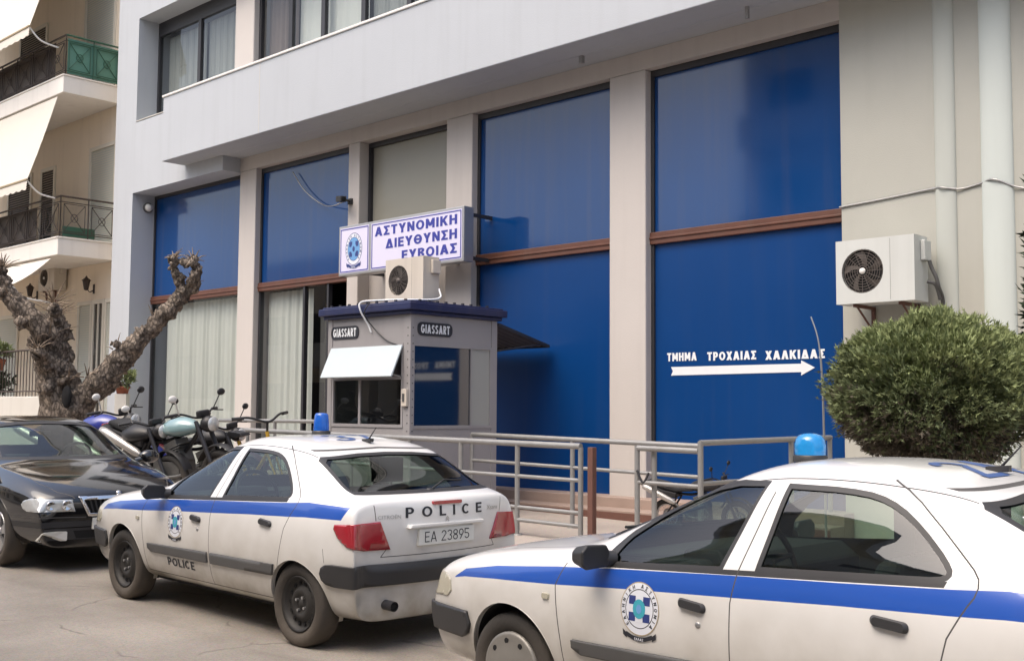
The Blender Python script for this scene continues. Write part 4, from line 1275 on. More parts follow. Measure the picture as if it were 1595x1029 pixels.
across(-46, -31.0, 8.2, 'low house across the street mirrored in the left blue panes', CW, 1)
across(-30.5, -19.5, 6.4, 'lowest house across the street mirrored in the right blue panes', MATS['pale_wall'], 2)
across(-19, -6, 13.5, 'taller house across the street mirrored as a dark edge in the last blue bay', MATS['pale_wall'], 3)
across(-5, 14, 10.5, 'house directly behind the viewpoint, mirrored in the kiosk flap', CW, 4)
# ================================================================== cars
def car_paint(name, col, dirt, dzt, rough=.32):   # dirt: dried road film, and on the white body also painted ground bounce
    return pm(name, col, rough, var=.025, scale=1.2, coat=.9, spec=.5, dirt=dirt, dz=(.1, dzt))
car_paint('car_white', (.80, .80, .79), (.27, .235, .175), 1.0)
pm('car_stripe', (.016, .085, .42), .32, var=.06, scale=2, coat=.8)
car_paint('car_black', (.006, .006, .007), (.03, .027, .024), .4, .10)
pm('car_gap', (.075, .072, .07), .8, var=.1)
pm('car_lining', (.022, .022, .024), .85, var=.2)
pm('lamp_red', (.33, .018, .028), .14, var=.18, scale=22, coat=1., spec=.6)
pm('lamp_clear', (.52, .54, .54), .10, var=.2, scale=25, coat=1., metal=.25)
pm('lamp_haze', (.42, .40, .32), .25, var=.15, scale=12, coat=.6)
pm('tyre', (.022, .021, .020), .8, var=.35, scale=7, bump=.3, bscale=50, dirt=(.16, .13, .10), dz=(-.35, .6))
pm('wheel_dark', (.030, .028, .026), .6, metal=.2, var=.35, scale=9)
pm('wheel_silver', (.24, .23, .21), .45, metal=.35, var=.18, scale=8)
pm('seat_cloth', (.030, .031, .034), .95, var=.25, scale=8)
pm('beacon_blue', (.010, .10, .46), .12, var=.25, scale=14, coat=.8)
pm('beacon_sky', (.015, .24, .58), .12, var=.25, scale=14, coat=.8)
pm('plate_white', (.70, .70, .66), .5, var=.05, scale=10)
glass('car_glass', (.52, .64, .57), wave=.04, f0=.07)
glass('car_glass_dark', (.55, .64, .59), wave=.04)

def subsurf_body(stations, level=3):
    """stations: (x, [(y,z)]*11, dx or None); half sections bottom centre -> roof centre"""
    bm = bmesh.new()
    rings = []
    for x, pts, dx in stations:
        ring = []
        for i, (y, z) in enumerate(pts):
            ring.append(bm.verts.new((x + (dx[i] if dx else 0), y, z)))
        mir = {}
        for i, (y, z) in enumerate(pts):
            if 0 < i < len(pts) - 1:
                mir[i] = bm.verts.new((x + (dx[i] if dx else 0), -y, z))
            else:
                mir[i] = ring[i]
        rings.append((ring, mir))
    n = len(stations[0][1])
    for (a, am), (b, bm2) in zip(rings[:-1], rings[1:]):
        for i in range(n - 1):
            bm.faces.new((a[i], b[i], b[i + 1], a[i + 1]))
            bm.faces.new((am[i], am[i + 1], bm2[i + 1], bm2[i]))
    for ring, mir in (rings[0], rings[-1]):
        for i in range((n - 1) // 2):
            j = n - 1 - i
            for q in (ring, mir):
                vs = [q[i], q[i + 1], q[j - 1], q[j]]
                if vs[1] is vs[2]: vs.pop(2)
                bm.faces.new(vs)
    bmesh.ops.recalc_face_normals(bm, faces=bm.faces[:])
    me = bpy.data.meshes.new('car_cage')
    bm.to_mesh(me); bm.free()
    o = bpy.data.objects.new('car_cage', me)
    COL.objects.link(o)
    md = o.modifiers.new('s', 'SUBSURF'); md.levels = md.render_levels = level
    dg = bpy.context.evaluated_depsgraph_get(); dg.update()
    ev = bpy.data.meshes.new_from_object(o.evaluated_get(dg))
    bpy.data.objects.remove(o)
    out = bmesh.new(); out.from_mesh(ev)
    bpy.data.meshes.remove(ev)
    return out

class Body:
    def __init__(self, stations, level=3):
        self.bm = subsurf_body(stations, level)
        bm = self.bm
        bm.normal_update()
        vs = [v.co.copy() for v in bm.verts]
        ns = [v.normal.copy() for v in bm.verts]
        bm.verts.index_update()
        tris = []
        for f in bm.faces:
            ix = [v.index for v in f.verts]
            for k in range(1, len(ix) - 1): tris.append((ix[0], ix[k], ix[k + 1]))
        self.vs, self.ns, self.tris = vs, ns, tris
        self.bvh = BVHTree.FromPolygons(vs, tris)
        for f in bm.faces: f.material_index = 0
    def nrm(self, p):
        loc, n, i, d = self.bvh.find_nearest(p)
        a, b, c = (self.vs[k] for k in self.tris[i])
        v0, v1, v2 = b - a, c - a, loc - a
        d00, d01, d11, d20, d21 = v0.dot(v0), v0.dot(v1), v1.dot(v1), v2.dot(v0), v2.dot(v1)
        den = d00 * d11 - d01 * d01
        if abs(den) < 1e-14: return n
        v = (d11 * d20 - d01 * d21) / den
        w = (d00 * d21 - d01 * d20) / den
        r = self.ns[self.tris[i][0]] * (1 - v - w) + self.ns[self.tris[i][1]] * v + self.ns[self.tris[i][2]] * w
        return r.normalized() if r.length > 1e-6 else n
    warp = None
    def cut(self, poly, U, V, filt, raw=False):
        """convex polygon in the (U,V) projection; returns the faces inside it"""
        if self.warp and not raw and tuple(U) == (1, 0, 0) and tuple(V) == (0, 0, 1):
            poly = [(self.wx(u), v) for u, v in poly]
        bm = self.bm
        U, V = Vector(U), Vector(V)
        lay = bm.faces.layers.int.get('pick') or bm.faces.layers.int.new('pick')
        self.k = getattr(self, 'k', 0) + 1
        k = self.k
        A = sum(poly[i][0] * poly[(i + 1) % len(poly)][1] - poly[(i + 1) % len(poly)][0] * poly[i][1] for i in range(len(poly)))
        if A < 0: poly = poly[::-1]
        u0, u1 = min(p[0] for p in poly), max(p[0] for p in poly)
        v0, v1 = min(p[1] for p in poly), max(p[1] for p in poly)
        cand = []
        for f in bm.faces:
            us = [q.co.dot(U) for q in f.verts]
            if max(us) < u0 or min(us) > u1: continue
            ws = [q.co.dot(V) for q in f.verts]
            if max(ws) < v0 or min(ws) > v1: continue
            f.normal_update()
            if filt(f.calc_center_median(), f.normal):
                cand.append(f)
                f[lay] = k
        n = len(poly)
        for i in range(n):
            if not cand: break
            a, b = poly[i], poly[(i + 1) % n]
            e = Vector((b[0] - a[0], b[1] - a[1]))
            if e.length < 1e-7: continue
            no2 = (e.y / e.length, -e.x / e.length)
            no = U * no2[0] + V * no2[1]
            co = U * a[0] + V * a[1]
            es = {x for f in cand for x in f.edges}
            vv = {x for f in cand for x in f.verts}
            r = bmesh.ops.bisect_plane(bm, geom=list(cand) + list(es) + list(vv), dist=1e-6, plane_co=co, plane_no=no)
            fs = {x for x in r['geom'] if isinstance(x, bmesh.types.BMFace)} | {f for f in cand if f.is_valid}
            cand = []
            for f in fs:
                if f[lay] != k: continue
                if (f.calc_center_median() - co).dot(no) < 0: cand.append(f)
                else: f[lay] = 0
        return cand
    def side(self, poly, filt=None):
        return self.cut(poly, (1, 0, 0), (0, 0, 1), filt or (lambda c, n: abs(n.y) > .25 and abs(c.y) > .4))
    def line(self, pts, w, U, V, filt, mi):
        for a, b in zip(pts[:-1], pts[1:]):
            a, b = Vector((a[0], a[1])), Vector((b[0], b[1]))
            t = (b - a).normalized()
            nn = Vector((-t.y, t.x)) * w / 2
            a2, b2 = a - t * w * .3, b + t * w * .3
            for f in self.cut([tuple(a2 - nn), tuple(b2 - nn), tuple(b2 + nn), tuple(a2 + nn)], U, V, filt):
                f.material_index = mi
    def take(self, faces):
        """detach faces into a new bmesh"""
        bm = self.bm
        nb = bmesh.new()
        mp = {}
        for f in faces:
            vs = []
            for v in f.verts:
                if v not in mp: mp[v] = nb.verts.new(v.co)
                vs.append(mp[v])
            try:
                g = nb.faces.new(vs)
                g.material_index = f.material_index
                g.smooth = True
            except ValueError:
                pass
        bmesh.ops.delete(bm, geom=list(faces), context='FACES')
        return nb
    def split(self, faces):
        """left and right halves as two detached meshes"""
        L = [f for f in faces if f.calc_center_median().y > 0]
        S = set(L)
        Q = [f for f in faces if f not in S]
        return {1: self.take(L), -1: self.take(Q)}
    def finish(self, nb, name, mats, parent, thick=0., off=0., lining=True, normals=True):
        if len(mats) == 1:
            for f in nb.faces: f.material_index = 0
        me = bpy.data.meshes.new(name)
        if off:
            for v in nb.verts: v.co += self.nrm(v.co) * off
        nb.to_mesh(me)
        nb.free()
        for m in mats: me.materials.append(MATS[m])
        for p in me.polygons: p.use_smooth = True
        if normals and len(me.vertices):
            me.normals_split_custom_set_from_vertices([self.nrm(v.co) for v in me.vertices])
        o = bpy.data.objects.new(name, me)
        COL.objects.link(o)
        o.parent = parent
        if parent.name in INV: INV[o.name] = INV[parent.name]
        if thick > 0:
            md = o.modifiers.new('shell', 'SOLIDIFY')
            md.thickness = thick
            md.offset = 1
        elif thick < 0:
            self.trim(me, o, thick)
        return o
    def trim(self, me, o, d):
        """dark inner skin of a painted panel"""
        me2 = bpy.data.meshes.new('inner_trim')
        me2.from_pydata([tuple(v.co + self.nrm(v.co) * d) for v in me.vertices], [], [list(p.vertices)[::-1] for p in me.polygons])
        for p in me2.polygons: p.use_smooth = True
        me2.materials.append(MATS['car_lining'])
        q = bpy.data.objects.new('inner_trim', me2)
        COL.objects.link(q)
        q.parent = o
    def wx(self, x):
        return lerp_tab(self.warp, x)[0] if self.warp else x
    def on_side(self, x, z, sgn, off=.002, raw=False):
        """point of the skin seen square from the side"""
        if not raw: x = self.wx(x)
        loc, n, i, d = self.bvh.ray_cast(Vector((x, sgn * 3, z)), Vector((0, -sgn, 0)))
        return loc + n * off if loc else Vector((x, sgn * .8, z))
    def on_rear(self, y, z, off=.002, front=False):
        s = 1 if front else -1
        loc, n, i, d = self.bvh.ray_cast(Vector((s * 6, y, z)), Vector((-s, 0, 0)))
        return loc + n * off if loc else Vector((s * .7, y, z))
    def on_top(self, x, y, off=.002):
        loc, n, i, d = self.bvh.ray_cast(Vector((x, y, 4)), Vector((0, 0, -1)))
        return loc + n * off

def pip(p, poly):
    x, y = p
    c = False
    for i in range(len(poly)):
        (x0, y0), (x1, y1) = poly[i], poly[i - 1]
        if (y0 > y) != (y1 > y) and x < (x1 - x0) * (y - y0) / (y1 - y0) + x0: c = not c
    return c
def inset(poly, d):
    n = len(poly)
    A = sum(poly[i][0] * poly[(i + 1) % n][1] - poly[(i + 1) % n][0] * poly[i][1] for i in range(n))
    if A < 0: poly = poly[::-1]
    out = []
    for i in range(n):
        p0, p1, p2 = Vector(poly[i - 1]), Vector(poly[i]), Vector(poly[(i + 1) % n])
        e0, e1 = (p1 - p0).normalized(), (p2 - p1).normalized()
        n0, n1 = Vector((-e0.y, e0.x)), Vector((-e1.y, e1.x))
        b = (n0 + n1)
        b = b / max(.25, b.dot(b) / 2) if b.length > 1e-6 else n0
        out.append(tuple(p1 + b * d))
    return out
def shrink(poly, kx, kz=None):
    cx_ = (min(p[0] for p in poly) + max(p[0] for p in poly)) / 2
    cz = (min(p[1] for p in poly) + max(p[1] for p in poly)) / 2
    return [(cx_ + (x - cx_) * kx, cz + (z - cz) * (kz or kx)) for x, z in poly]
def circ(cx_, cz, r, n=28, sq=1.):
    return [(cx_ + r * math.cos(2 * PI * i / n), cz + r * sq * math.sin(2 * PI * i / n)) for i in range(n)]

def wheel(x, y, sgn, r, wd, kind, parent):
    """wheel at axle x, outer face at y; sgn +1 = left side"""
    M = MB()
    s = sgn
    tw = wd
    prof = [(-tw, r * .66), (-tw * 1.02, r * .80), (-tw * .97, r * .95), (-tw * .85, r * .99), (-tw * .5, r), (-tw * .15, r * .99), (-.008, r * .955), (.004, r * .86), (.002, r * .75), (-.012, r * .68), (-.02, r * .645)]
    e = thing('wheel', None, None)
    e.parent = parent
    c = (x, y, r * .985)
    M.lathe([(a * s, b) for a, b in prof], c, 'Y', 44)
    rt = rim_r = r * .66
    ty = M.build('tyre', MATS['tyre'], e, world=False)
    # tread grooves
    m = MB()
    if kind == 'steel':
        pr = [(-.018, rim_r), (-.006, rim_r * .97), (-.03, rim_r * .90), (-.055, rim_r * .82), (-.050, rim_r * .62), (-.028, rim_r * .52), (-.030, rim_r * .36), (-.045, rim_r * .30), (-.045, rim_r * .16), (-.035, rim_r * .14), (-.035, 0)]
        m.lathe([(a * s, b) for a, b in pr], c, 'Y', 40)
        for k in range(14):
            a = 2 * PI * k / 14
            m.cyl((x + rim_r * .72 * math.cos(a), y - s * .052, c[2] + rim_r * .72 * math.sin(a)), (x + rim_r * .72 * math.cos(a), y - s * .0455, c[2] + rim_r * .72 * math.sin(a)), .014, 10, 1)
        for k in range(4):
            a = 2 * PI * k / 4 + .5
            m.cyl((x + .05 * math.cos(a), y - s * .045, c[2] + .05 * math.sin(a)), (x + .05 * math.cos(a), y - s * .025, c[2] + .05 * math.sin(a)), .010, 8, 2)
        m.build('rim', [MATS['wheel_dark'], MATS['shadow_black'], MATS['steel_grey']], e, world=False)
    elif kind == 'cap':
        pr = [(-.018, rim_r), (.0, rim_r * .985), (.004, rim_r * .90), (.002, rim_r * .80), (.012, rim_r * .55), (.016, rim_r * .3), (.014, 0)]
        m.lathe([(a * s, b) for a, b in pr], c, 'Y', 40)
        for k in range(9):
            a = 2 * PI * k / 9
            m.cyl((x + rim_r * .76 * math.cos(a), y - s * .01, c[2] + rim_r * .76 * math.sin(a)), (x + rim_r * .76 * math.cos(a), y + s * .006, c[2] + rim_r * .76 * math.sin(a)), .015, 10, 1)
        m.build('rim', [MATS['wheel_silver'], MATS['shadow_black']], e, world=False)
    else:
        m.lathe([(a * s, b) for a, b in [(-.018, rim_r), (.0, rim_r * .985), (-.005, rim_r * .92), (-.05, rim_r * .90), (-.12, rim_r * .88)]], c, 'Y', 40)
        for k in range(5):
            a = 2 * PI * k / 5 + .3
            for da in (-.13, .13):
                ca, sa = math.cos(a + da), math.sin(a + da)
                t_ = Vector((-sa, 0, ca))
                p0 = Vector((x + rim_r * .12 * math.cos(a), y - s * .018, c[2] + rim_r * .12 * math.sin(a)))
                p1 = Vector((x + rim_r * .93 * ca, y - s * .012, c[2] + rim_r * .93 * sa))
                m.add([p0 - t_ * .022, p0 + t_ * .022, p1 + t_ * .026, p1 - t_ * .026] + [q - Vector((0, s * .03, 0)) for q in (p0 - t_ * .022, p0 + t_ * .022, p1 + t_ * .026, p1 - t_ * .026)], [(0, 1, 2, 3), (0, 4, 5, 1), (2, 6, 7, 3), (1, 5, 6, 2), (3, 7, 4, 0)])
        m.lathe([(a * s, b) for a, b in [(-.03, .06), (-.006, .055), (-.004, 0)]], c, 'Y', 20)
        m.lathe([(a * s, b) for a, b in [(-.10, rim_r * .9), (-.10, 0)]], c, 'Y', 30, 1)
        m.build('rim', [MATS['steel_grey'], MATS['shadow_black']], e, world=False)
    return e

def cabin(root, lin, xs_front=.78, xs_rear=-.12, width=.36, dash=(1.42, 1.95), zd=.93, wheelx=1.30):
    m = MB(); m.box(xs_rear - .15, dash[1], -.66, .66, .30, .40)
    m.box(xs_rear - .30, xs_rear, -.56, .56, .40, .90)
    m.build('cabin_floor', MATS['car_lining'], root, world=False)
    m = MB()
    m.prism([(dash[0], .62), (dash[0], .86), (dash[0] + .10, zd), (dash[1] + .18, zd - .02), (dash[1] + .18, .62)], lambda u, v: (u, -.66, v), lambda u, v: (u, .66, v))
    m.prism([(dash[0] - .02, zd - .06), (dash[0] + .06, zd + .05), (dash[0] + .25, zd + .04), (dash[0] + .28, zd - .04)], lambda u, v: (u, .16, v), lambda u, v: (u, .56, v))
    m.build('dashboard', MATS['car_lining'], root, world=False, bevel=.02, recalc=True)
    for y in (width, -width):
        m = MB()
        m.prism([(xs_front - .10, .45), (xs_front + .48, .45), (xs_front + .50, .58), (xs_front + .02, .56), (xs_front - .13, 1.02), (xs_front - .25, 1.02), (xs_front - .14, .5)], lambda u, v: (u, y - .24, v), lambda u, v: (u, y + .24, v))
        s = m.build('seat', MATS['seat_cloth'], root, world=False, bevel=.05, seg=3, recalc=True)
        m = MB(); m.box(xs_front - .255, xs_front - .16, y - .125, y + .125, 1.045, 1.235); m.cyl((xs_front - .2, y - .05, .98), (xs_front - .2, y - .05, 1.08), .008, 6); m.cyl((xs_front - .2, y + .05, .98), (xs_front - .2, y + .05, 1.08), .008, 6)
        m.build('headrest', MATS['seat_cloth'], s, world=False, bevel=.04, seg=3)
    m = MB()
    m.prism([(xs_rear - .02, .42), (xs_rear + .48, .44), (xs_rear + .50, .56), (xs_rear + .08, .54), (xs_rear - .12, .98), (xs_rear - .24, .98)], lambda u, v: (u, -.60, v), lambda u, v: (u, .60, v))
    m.build('rear_seat', MATS['seat_cloth'], root, world=False, bevel=.05, seg=3, recalc=True)
    m = MB()
    c = Vector((wheelx, width, zd + .01))
    ax = Vector((.90, 0, -.42)).normalized()
    a1 = Vector((0, 1, 0)); a2 = ax.cross(a1)
    m.tube([c + (a1 * math.cos(2 * PI * k / 28) + a2 * math.sin(2 * PI * k / 28)) * .185 for k in range(28)], .016, 8, closed=True)
    for t in (0, PI, PI * 1.5): m.tube([c + ax * .02, c + (a1 * math.cos(t) + a2 * math.sin(t)) * .18], [.03, .012], 6)
    m.cyl(c + ax * .02, c + ax * .25, .035, 10)
    m.build('steering_wheel', MATS['black_plastic'], root, world=False)
    m = MB(); m.box(dash[0] - .19, dash[0] - .165, -.12, .12, 1.225, 1.285); m.cyl((dash[0] - .17, 0, 1.27), (dash[0] - .14, 0, 1.34), .01, 6); m.build('rear_view_mirror', MATS['black_plastic'], root, world=False, bevel=.01)

def lerp_tab(tab, x):
    if x <= tab[0][0]: return tab[0][1:]
    for a, b in zip(tab[:-1], tab[1:]):
        if x <= b[0]:
            t = (x - a[0]) / (b[0] - a[0])
            return tuple(p + (q - p) * t for p, q in zip(a[1:], b[1:]))
    return tab[-1][1:]

# ------------------------------------------------------------------ the white patrol hatchback
def xsara_stations():
    #        x      belt          p7            p8            p9           centre
    up = [(-.665, .700, .930, .655, .962, .575, .985, .36, .998, 1.000),
          (-.575, .752, .950, .680, .990, .600, 1.016, .37, 1.030, 1.032),
          (-.43, .775, .962, .700, 1.010, .618, 1.046, .38, 1.060, 1.062),
          (-.27, .790, .968, .712, 1.024, .625, 1.082, .39, 1.105, 1.108),
          (-.12, .806, .970, .722, 1.055, .622, 1.172, .41, 1.200, 1.206),
          (.04, .814, .966, .726, 1.078, .616, 1.256, .41, 1.284, 1.292),
          (.14, .816, .962, .726, 1.090, .612, 1.298, .41, 1.328, 1.337),
          (.26, .818, .958, .726, 1.098, .612, 1.322, .41, 1.360, 1.370),
          (.44, .821, .950, .726, 1.104, .614, 1.346, .41, 1.392, 1.400),
          (.72, .823, .937, .726, 1.106, .616, 1.362, .41, 1.410, 1.417),
          (1.0, .823, .926, .726, 1.100, .616, 1.356, .41, 1.404, 1.412),
          (1.15, .822, .916, .728, 1.086, .620, 1.324, .41, 1.380, 1.392),
          (1.30, .821, .910, .732, 1.064, .634, 1.270, .43, 1.328, 1.342),
          (1.55, .818, .900, .742, 1.022, .664, 1.150, .45, 1.222, 1.245),
          (1.80, .815, .890, .752, .968, .694, 1.025, .48, 1.108, 1.140),
          (1.96, .812, .880, .760, .934, .712, .958, .49, 1.034, 1.068),
          (2.10, .808, .870, .755, .917, .702, .936, .46, .962, .982),
          (2.27, .802, .858, .750, .902, .690, .918, .44, .944, .954),
          (2.54, .792, .832, .738, .875, .670, .892, .42, .916, .924),
          (2.80, .775, .796, .718, .836, .648, .852, .40, .876, .884),
          (3.03, .745, .752, .690, .788, .626, .804, .39, .826, .836),
          (3.20, .705, .704, .652, .734, .592, .750, .37, .772, .782),
          (3.31, .640, .650, .590, .676, .530, .692, .33, .712, .722)]
    out = []
    for k, (x, yb_, zb, y7, z7, y8, z8, y9, z9, zc) in enumerate(up):
        kf = min(1., .80 + .20 * max(0, (3.36 - x)) / .75) if x > 2.6 else (min(1., .885 + .115 * (x + .665) / .55) if x < -.12 else 1.)
        zu = .205
        low = [(0, zu), (.56 * kf, zu), (.745 * kf, .222), (.815 * kf, .345), (.852 * kf, .56), (.846 * kf, .78 if zb > .80 else zb - .085)]
        dx = None
        if k == 0:
            dx = [.10, .09, .07, .0, -.022, .025, .055, .06, .04, .01, 0]
            sw = [0, .05, .12, .13, .13, .10, .09, .07, .05, .02, 0]
            dx = [a + b for a, b in zip(dx, sw)]
        if k == 1:
            dx = [.04, .04, .04, .02, -.0, .02, .05, .045, .03, .01, 0]
        if k == len(up) - 1:
            dx = [-.04, -.06, -.12, -.10, -.11, -.12, -.12, -.09, -.06, -.01, 0]
            dx = [a + .05 if i in (3, 4) else a for i, a in enumerate(dx)]
        if k == len(up) - 2:
            dx = [.02, 0, -.02, -.01, -.01, -.02, -.02, -.02, -.01, 0, 0]
        out.append((x, low + [(yb_, zb), (y7, z7), (y8, z8), (y9, z9), (0, zc)], dx))
    return out

def make_patrol_car():
    root = thing('police_car', None, 'car')
    Bd = Body(xsara_stations(), 3)
    Bd.warp = [(-1.2, -1.2), (-.20, -.20), (.10, -.03), (.178, .035), (.277, .14), (.5, .36), (.825, .71), (1.04, .935), (1.19, 1.095), (1.4, 1.29), (1.69, 1.59), (1.95, 1.845), (2.237, 2.13), (2.54, 2.475), (2.85, 2.83), (3.02, 2.97), (3.4, 3.4), (4, 4)]
    AX = 2.475
    bm = Bd.bm
    SIDE = lambda c, n: abs(n.y) > .22 and abs(c.y) > .4
    XU, ZU, YU = (1, 0, 0), (0, 0, 1), (0, 1, 0)
    MATL = ['car_white', 'car_stripe', 'car_gap', 'black_plastic', 'car_lining']
    # wheel openings
    for cx_, r in ((0., .315), (AX, .335)):
        cz = .285 if cx_ == 0 else .292
        fs = Bd.cut(circ(cx_, cz, r, 32, 1. if cx_ else .96), XU, ZU, lambda c, n: abs(c.y) > .60 and (abs(n.y) > .1 or n.z < 0), True)
        bmesh.ops.delete(bm, geom=fs, context='FACES')
    # blue band, drawn as quads between two lines
    top = [(-.47, .972), (.02, .982), (.27, .966), (.71, .940), (1.20, .914), (1.80, .878), (2.25, .846), (2.64, .803), (2.90, .756), (3.02, .704)]
    bot = [(-.425, .888), (.02, .884), (.27, .872), (.71, .852), (1.20, .822), (1.80, .790), (2.25, .760), (2.64, .738), (2.90, .715), (3.02, .698)]
    for i in range(len(top) - 1):
        for f in Bd.cut([bot[i], bot[i + 1], top[i + 1], top[i]], XU, ZU, lambda c, n: abs(c.y) > .5 and abs(n.y) > .12 and n.z < .97):
            f.material_index = 1
    # black sill of the windows
    for f in Bd.cut([(1.99, .872), (2.0, .892), (.29, .992), (.30, .968)], XU, ZU, SIDE): f.material_index = 3
    fo = [(1.255, .928), (1.950, .884), (1.955, .925), (1.86, 1.045), (1.72, 1.150), (1.56, 1.246), (1.44, 1.292), (1.30, 1.312), (1.130, 1.316)]
    ro = [(1.093, .940), (.36, .979), (.315, .985), (.290, .996), (.277, 1.012), (.279, 1.032), (.297, 1.056), (.330, 1.090), (.40, 1.152), (.455, 1.195), (.51, 1.233), (.56, 1.261), (.61, 1.281), (.665, 1.295), (.74, 1.304), (.825, 1.309), (1.040, 1.311)]
    fi = [(1.275, .945), (1.905, .905), (1.86, .985), (1.83, 1.022), (1.70, 1.120), (1.55, 1.212), (1.43, 1.258), (1.30, 1.285), (1.152, 1.292)]
    ri = inset(ro, .022)
    glassf = {}
    for nm, po, pi_ in (('front', fo, fi), ('rear', ro, ri)):
        for f in Bd.side(po): f.material_index = 3
        fs = Bd.side(pi_)
        L = [f for f in fs if f.calc_center_median().y > 0]
        Rr = [f for f in fs if f.calc_center_median().y <= 0]
        glassf[nm] = (Bd.take(L), Bd.take(Rr))
    # divider of the rear quarter light stays dark, windscreen and tailgate glass
    FW = lambda c, n: c.x > 1.1 and n.x > .2 and c.z > .95
    RW = lambda c, n: c.x < .32 and n.x < -.15 and c.z > .99
    wo = [(-.655, .985), (.655, .985), (.575, 1.262), (.50, 1.318), (.30, 1.343), (0, 1.352), (-.30, 1.343), (-.50, 1.318), (-.575, 1.262)]
    rwo = [(-.630, 1.045), (.630, 1.045), (.628, 1.070), (.594, 1.252), (.562, 1.278), (.26, 1.300), (0, 1.306), (-.26, 1.300), (-.562, 1.278), (-.594, 1.252), (-.628, 1.070)]
    for f in Bd.cut(wo, YU, ZU, FW): f.material_index = 3
    wsg = Bd.take(Bd.cut(inset(wo, .03), YU, ZU, FW))
    for f in Bd.cut(rwo, YU, ZU, RW): f.material_index = 3
    rwg = Bd.take(Bd.cut(shrink(rwo, .962, .85), YU, ZU, RW))
    # tail lamps and head lamps, projected along the corner diagonal
    q = 1 / math.sqrt(2)
    lamps, heads = {}, {}
    tl = [(-.070, .690), (.10, .690), (.20, .722), (.265, .775), (.296, .830), (.288, .858), (-.005, .878)]
    hl = [(1.655, .585), (1.83, .600), (1.87, .655), (1.82, .715), (1.70, .715)]
    for s in (1, -1):
        fs = Bd.cut(tl, (q, s * q, 0), ZU, lambda c, n, s=s: c.x < -.22 and c.y * s > .38 and (n.x < -.1 or n.y * s > .2))
        lamps[s] = Bd.take(fs)
        hu = (-q, s * q, 0)
        fs = Bd.cut([(-1.80, .580), (-1.62, .590), (-1.585, .625), (-1.60, .680), (-1.66, .712), (-1.80, .715)], (-q, s * q, 0), ZU, lambda c, n, s=s: c.x > 2.75 and c.y * s > .3 and n.x > .0 and n.z < .9)
        heads[s] = Bd.take(fs)
    # bumper strips
    rs = Bd.take(Bd.cut([(-1., .450), (-.40, .452), (-.325, .462), (-.285, .490), (-.272, .530), (-.285, .568), (-.315, .588), (-.37, .594), (-1., .594)], XU, ZU, lambda c, n: abs(n.z) < .8))
    fst = Bd.take(Bd.cut([(2.86, .415), (2.83, .47), (2.85, .535), (3.8, .535), (3.8, .39), (2.92, .39)], XU, ZU, lambda c, n: abs(n.z) < .8 and c.x > 2.7))
    # mouldings on the doors
    mf = Bd.side([(1.215, .450), (2.06, .448), (2.12, .475), (2.12, .512), (1.215, .528)])
    mfd = Bd.split(mf)
    mr = Bd.side([(.40, .458), (1.165, .450), (1.165, .528), (.38, .535)])
    mrd = Bd.split(mr)
    # shut lines
    fd = [(2.19, .285), (2.205, .50), (2.237, .76), (2.19, .868), (1.9, 1.075), (1.72, 1.195), (1.55, 1.292), (1.40, 1.335), (1.065, 1.350), (1.170, .930), (1.19, .80), (1.19, .285)]
    rd = [(1.19, .285), (1.19, .80), (1.170, .930), (1.065, 1.350), (.60, 1.345), (.53, 1.310), (.463, 1.266), (.36, 1.182), (.262, 1.094), (.205, 1.040), (.183, 1.010), (.178, .980), (.188, .945), (.207, .915), (.232, .872), (.275, .79), (.315, .62), (.345, .50), (.40, .285)]
    SL = lambda c, n: abs(n.y) > .15 and abs(c.y) > .45
    Bd.line(fd[:4], .006, XU, ZU, SL, 2)
    Bd.line([fd[-3], fd[-2], fd[-1]], .006, XU, ZU, SL, 2)
    Bd.line([(1.09, 1.27), (1.170, .930)], .006, XU, ZU, SL, 2)
    Bd.line([(.40, .285), (2.19, .285)], .006, XU, ZU, SL, 2)
    Bd.line(rd[4:], .006, XU, ZU, SL, 2)
    Bd.line([(-.30, .60), (-.285, .69)], .004, XU, ZU, SL, 2)
    # tailgate line
    RR = lambda c, n: c.x < -.3 and n.x < -.25
    for s in (1, -1):
        Bd.line([(s * .535, .64), (s * .49, .70), (s * .575, .885)][:2], .006, YU, ZU, RR, 2)
        Bd.line([(s * .585, .885), (s * .60, .985)], .006, YU, ZU, RR, 2)
        Bd.line([(2.10, s * .675), (2.5, s * .655), (2.95, s * .625), (3.2, s * .56)], .007, XU, YU, lambda c, n: n.z > .5 and c.x > 2.0 and c.z < 1.0, 2)
        Bd.line([(.12, s * .575), (.40, s * .585), (1.1, s * .59)], .006, XU, YU, lambda c, n: n.z > .3 and c.z > 1.15, 2)
    Bd.line([(-.535, .64), (.535, .64)], .006, YU, ZU, RR, 2)
    Bd.line([(-.54, 1.318), (0, 1.334), (.54, 1.318)], .011, YU, ZU, lambda c, n: c.x < .3 and c.z > 1.2, 2)
    # doors
    doors = {}
    fd = [(Bd.wx(u), v) for u, v in fd]
    rd = [(Bd.wx(u), v) for u, v in rd]
    for nm, poly in (('front', fd), ('rear', rd)):
        for s in (1, -1):
            fs = [f for f in bm.faces if (lambda c: c.y * s > .45 and pip((c.x, c.z), poly))(f.calc_center_median()) and f.normal.y * s > .1]
            doors[nm, s] = Bd.take(fs)
    body = Bd.finish(bm, 'body', MATL, root, -.012)
    # rolled arches and wheel wells
    m = MB()
